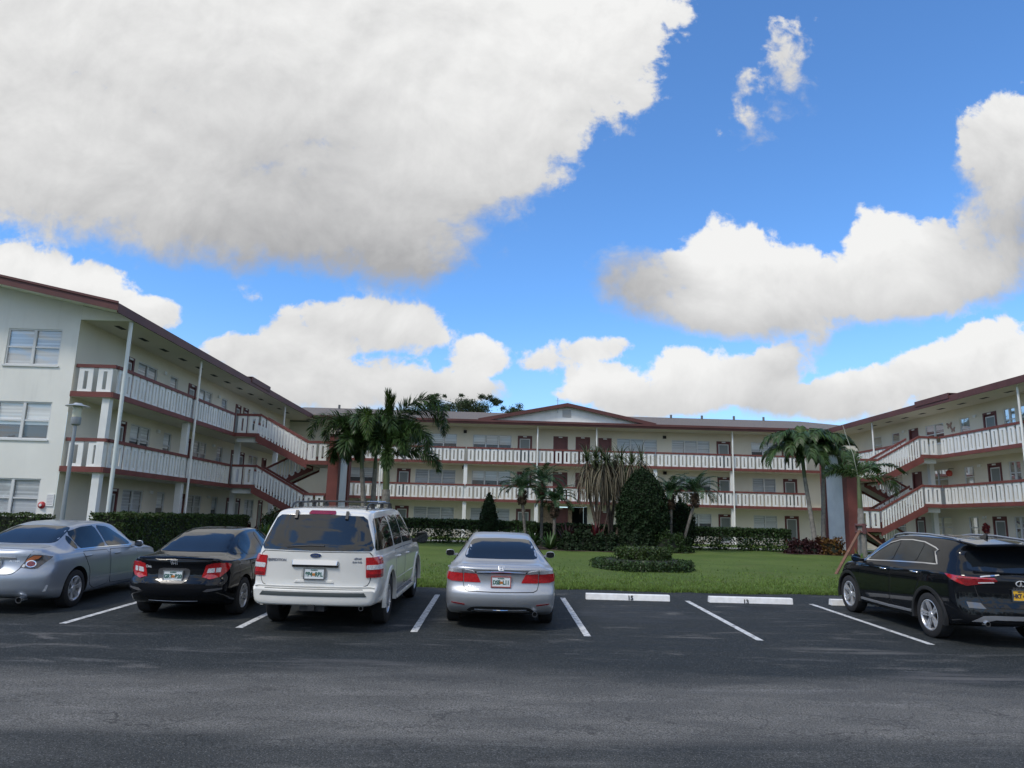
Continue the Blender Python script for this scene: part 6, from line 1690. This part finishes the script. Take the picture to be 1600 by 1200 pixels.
def bushes():
    # hedges
    hedge('hedge', 'long clipped green hedge in front of the left wing gallery', (-13.5,-12.3,24.4,36.6,1.36), 26000, .085, L_HEDGE)
    hedge('hedge', 'short clipped hedge under the ground floor windows of the left end wall', (-22,-15.2,24.6,25.5,1.3), 9000, .085, L_HEDGE)
    def gaps(seed):
        def g(X, Y, Z, rs):
            low = Z < .80
            pat = np.sin(X*1.7+seed)+np.sin(X*3.9+seed*2)+.6*np.sin(X*8.3)
            return ~low | (rs.random(len(X)) < np.where(pat > .1, .92, .36))
        return g
    hedge('hedge', 'clipped hedge with see through stems behind the silver sedan, left of the middle planting', (-8.0,2.1,40.4,41.6,1.32), 17000, .13, L_HEDGE2, gaps=gaps(.3))
    hedge('hedge', 'clipped hedge with see through stems at the right of the lawn before the right pylon', (9.2,16.3,40.4,41.6,1.26), 13000, .13, L_HEDGE2, gaps=gaps(2.1))
    hedge('hedge', 'clipped hedge across the dark entrance behind the middle planting', (2.2,9.1,41.2,42.2,1.25), 9000, .13, L_DARK)
    hedge('hedge', 'clipped hedge along the right wing behind the black crossover', (23.2,24.0,30,38.2,1.15), 9000, .11, L_HEDGE2)
    # round two tier clipped planting on the lawn
    clipped('round_hedge', 'low round clipped hedge ring on the lawn, lower tier of the planter', (4.85, 24.6), [(1.60,0),(1.66,.1),(1.66,.26),(1.52,.34),(.5,.36),(.01,.37)], 9000, .075, L_HEDGE2, 'hedge', lump=.012)
    clipped('round_hedge', 'taller round clipped hedge in the centre of the lawn planter, upper tier', (4.88, 24.65), [(.90,.1),(.92,.3),(.92,.62),(.84,.72),(.3,.75),(.01,.76)], 7000, .085, L_HEDGE, 'hedge', lump=.02)
    # topiary
    clipped('topiary_bush', 'large dark egg shaped clipped bush right of the pony tail trees', (7.35, 37.0), [(.92,.45),(1.18,.9),(1.29,1.6),(1.23,2.3),(1.03,3.0),(.76,3.55),(.45,3.95),(.01,4.24)], 15000, .13, L_DARK, 'topiary', lump=.06)
    clipped('cone_bush', 'small dark cone shaped clipped bush in front of the hedge behind the silver sedan', (-.5, 39.7), [(.42,.7),(.52,.95),(.50,1.4),(.40,1.9),(.26,2.4),(.13,2.7),(.01,2.83)], 4200, .10, L_DARK, 'topiary', lump=.05)
    clipped('rounded_bush', 'dark rounded bush tucked between the two right hand date palms', (9.9, 39.5), [(.5,.2),(.75,.8),(.75,1.6),(.55,2.3),(.01,2.7)], 4000, .12, L_DARK, 'shrub')
    # bed of mixed shrubs
    V = []
    def shrub(lab, x, y, rx, h, n, size, m, name='shrub', cat='shrub', group=None, flat=.5):
        z = gz(y); r = empty(name, (x, y, z), 0, lab, cat, group)
        u = unit(RS.normal(0, 1, (n, 3))); u[:, 2] = np.abs(u[:, 2]); k = RS.uniform(.55, 1.0, (n, 1))**.5
        lu = 1+.14*(np.sin(u[:,0:1]*7+x)+np.sin(u[:,1:2]*9+y)+np.sin(u[:,2:3]*11))
        C = u*k*lu*np.array([rx, rx*.8, h])
        C[:, 2] = np.maximum(C[:, 2], .02)
        V, F = leaf_quads(C, size, RS, u, .3, .45); mesh_np('foliage', V, F, m, r)
        mb = MB(); mb.lathe([(rx*.6,0),(rx*.62,h*.3),(rx*.4,h*.6),(.01,h*.72)], n=10); mb.build('core', M_SHADECORE, r, smooth=True)
        return r
    def spiky(lab, x, y, h, n, w, m, m2=None, name='cordyline', cat='plant', stem=.3, frac=.4, el=(.5,1.45)):
        z = gz(y); r = empty(name, (x, y, z), 0, lab, cat)
        e = RS.uniform(*el, n); a = RS.uniform(0, 2*PI, n); L = h*RS.uniform(.6, 1.0, n); K = 4
        d = np.stack([np.cos(e)*np.cos(a), np.cos(e)*np.sin(a), np.sin(e)], 1); s = np.stack([-np.sin(a), np.cos(a), np.zeros(n)], 1); p = np.zeros((n, 3)); p[:, 2] = stem*RS.uniform(.3, 1, n); row = []
        for k in range(K+1):
            ww = w*math.sin(PI*(.18+.8*k/K)); row.append((p-s*ww, p+s*ww)); d = unit(d+np.array([0,0,-.22])*k/K); p = p+d*(L/K)[:, None]
        V = np.stack([q for ab in row for q in ab], 1).reshape(-1, 3); b = np.arange(n)[:, None]*(2*(K+1)); F = np.concatenate([b+np.array([[2*k,2*k+1,2*k+3,2*k+2]]) for k in range(K)])
        mesh_np('leaves', V, F, [m, m2 or m], r, np.tile((RS.random(n) < frac).astype(int), K))
        if stem > .2: mb = MB(); mb.tube([(0,0,-.05), (0,0,stem)], [.035,.025], 6); mb.build('stem', B_BARK, r)
        return r
    bed = 'low dark shrubs along the front of the planting bed'
    for i, x in enumerate((3.55, 4.15, 4.75, 5.4, 6.0, 6.6, 7.2)):
        shrub(('low dark glossy shrub at the left end of the bed front', 'low dark glossy shrub in the bed front below the maroon cordyline', 'low dark glossy shrub in the bed front below the red cordyline', 'low dark glossy shrub in the middle of the bed front',
               'low dark glossy shrub with a few yellow flecks in the bed front', 'low dark glossy shrub in the bed front, left below the large clipped bush', 'low dark glossy shrub at the foot of the large clipped bush')[i], x, 36.0+.15*math.sin(i*2), .55, .95+.12*math.sin(i*1.7), 1500, .15, L_BED, group=bed)
    shrub('mid green mounded shrub at the right end of the planting bed', 8.35, 36.3, .95, 1.15, 2600, .12, L_HEDGE2)
    shrub('small dark shrub in the lawn bed at the far right foot of the mound', 9.25, 37.0, .6, .9, 1300, .12, L_DARK)
    spiky('pale green fern arching at the left end of the planting bed', 2.6, 36.2, 1.15, 60, .05, L_FERN, name='fern', cat='fern', stem=.1, el=(.25,1.2))
    spiky('dark green fern below the date palms at the left end of the bed', 1.8, 36.8, 1.2, 70, .05, L_DARK, L_FERN, name='fern', cat='fern', stem=.1, el=(.3,1.3))
    spiky('tall grassy tuft by the silver sedan roof below the left date palm', .9, 37.2, 1.3, 60, .03, L_FERN, L_DARK, name='grass_tuft', cat='plant', stem=.1, el=(.7,1.4))
    spiky('dark maroon cordyline in the bed left of the pony tail trees', 3.5, 36.7, 1.15, 60, .06, L_MAROON, stem=.55, el=(.1,1.3))
    spiky('bright red cordyline at the foot of the pony tail trees', 4.9, 36.6, 1.0, 42, .055, L_RED, L_MAROON, stem=.75, frac=.35, el=(.5,1.5))
    spiky('yellow and green croton between the dark shrubs of the bed', 6.55, 36.55, .8, 46, .05, L_LIME, L_FERN, name='croton', stem=.45, frac=.6, el=(.3,1.4))
    for (x, h, lab) in ((15.9,.80,'dark maroon croton bush at the left end before the right pylon'), (16.6,.85,'maroon and orange croton bush in the middle before the right pylon')):
        shrub(lab, x, 38.7, .6, h, 1300, .15, L_MAROON, 'croton_bush', 'shrub', 'croton bushes before the right pylon')
    r = shrub('orange and maroon croton bush right before the white pylon wall', 17.6, 38.6, .85, .95, 1500, .16, L_CROTON, 'croton_bush', 'shrub', 'croton bushes before the right pylon')
    spiky('small bright lime sprout at the foot of the staked palm', 12.55, 25.4, .75, 34, .045, L_LIME, L_FERN, name='lime_sprout', stem=.25, el=(.5,1.45))
    # left corner between the black sedan and the white suv
    spiky('yellow green croton between the black sedan and the white suv', -10.45, 33, 1.0, 80, .05, L_LIME, L_FERN, name='croton', stem=.35, frac=.5, el=(.2,1.4))
    shrub('dark green rounded bush under the left stair flight', -11.0, 36.2, .75, 1.65, 2000, .13, L_HEDGE2)
    spiky('maroon cordyline beside the gallery column under the left stairs', -12.2, 36.3, .95, 40, .06, L_MAROON, stem=.3, el=(.2,1.3))
    spiky('dark cordyline at the end of the left hedge', -12.9, 37.3, .95, 40, .06, L_MAROON, L_DARK, stem=.3, el=(.2,1.3))
    # mulch and a path behind the hedges
    def sheet(name, pts, m, lab, cat, dz):
        mb = MB(); mb.quad(*[(a, b, gz(b)+dz) for a, b in pts]); tag(mb.build(name, m), lab, cat, kind='structure')
    mulch = mat('mulch', (.085,.058,.042), .95, var=(9,.4,8), bump=(25,1))
    sheet('mulch_bed', [(1.6,36.6),(2.2,35.45),(4.4,35.1),(7.2,35.15),(8.9,35.6),(9.9,36.8),(9.8,40.3),(1.2,40.3)], mulch, 'brown mulch under the middle planting', 'mulch bed', .062)
    sheet('mulch_bed', [(15.0,39.6),(15.1,38.1),(16.5,37.7),(18.4,37.8),(19.0,39.2)], mulch, 'brown mulch under the croton bushes', 'mulch bed', .062)
    sheet('path', [(-13,42.6),(23,42.6),(23,44.4),(-13,44.4)], mat('pale_concrete', (.30,.295,.28), .9, var=(2,.1)), 'pale concrete path between hedge and building', 'path', .07)
bushes()

def far_trees():
    for (x, y, w, top, lab) in [(-5.9, 80, 2.6, 15.6, 'bushy dark tree rising behind the roof next to the tallest palm'), (-1.7, 81, 2.3, 15.5, 'loose airy tree behind the roof, second from the palm'), (1.9, 82, 1.6, 14.5, 'lowest tree behind the roof beside the gable')]:
        r = empty('shade_tree', (x, y, .4), 0, lab, 'tree', 'trees rising behind the roof')
        mb = MB(); h = top-.4; cl = []
        mb.tube([(0,0,-.2), (.1,0,3.5), (.05,.1,7.5)], [.34,.26,.18], 8)
        for k in range(30):
            a = RS.uniform(0, 2*PI); q = w*RS.uniform(.05, 1.0)**.6; z = h-(q/w)**2*1.6-RS.uniform(.2, 3.6)
            c = np.array([q*math.cos(a), q*math.sin(a)*.8, z]); cl.append((c, RS.uniform(.45, .8)))
            if k % 3 == 0: mb.tube([(.05,.1,6+k*.05), tuple(c*np.array([.5,.5,1])-np.array([0,0,1.4])), tuple(c)], [.09,.05,.015], 5)
        for k in range(16):
            a = RS.uniform(-1, 1); c = np.array([a*w*1.05, RS.uniform(-.4,.4), h-abs(a)**2*1.5+RS.uniform(-.5,.25)]); cl.append((c, RS.uniform(.2,.36)))
        mb.build('trunk', B_BARK, r, smooth=50)
        parts = []
        for (c, s) in cl:
            n = int(560*s*s/.4)+60; P = c+RS.normal(0, 1, (n, 3))*np.array([s*.55, s*.55, s*.42])
            parts.append(leaf_quads(P, .17, RS, None, 0, .5))
        V, F = join(parts); mesh_np('crown', V, F, L_TREE, r)
far_trees()

def tree_belt():
    """the trees across the street behind the photographer: they show in paint and glass"""
    P = []
    for k in range(110):
        a = RS.uniform(-.12, PI+.12); rr = RS.uniform(62, 88); h = RS.uniform(5.5, 10.5); w = RS.uniform(3, 5.5)
        c = np.array([-rr*math.cos(a), -rr*math.sin(a)*.8-8, h*.55]); n = 420
        u = unit(RS.normal(0, 1, (n, 3)))*RS.uniform(.75, 1, (n, 1)); P.append(c+u*np.array([w, w, h*.52])*(1+.15*np.sin(u[:, 0:1]*9+k)))
    P = np.concatenate(P); V, F = leaf_quads(P, .95, RS, None, 0, .6)
    tag(mesh_np('woods', V, F, L_TREE), 'far belt of dark trees across the street behind the parking lot', 'woods', kind='stuff')
tree_belt()
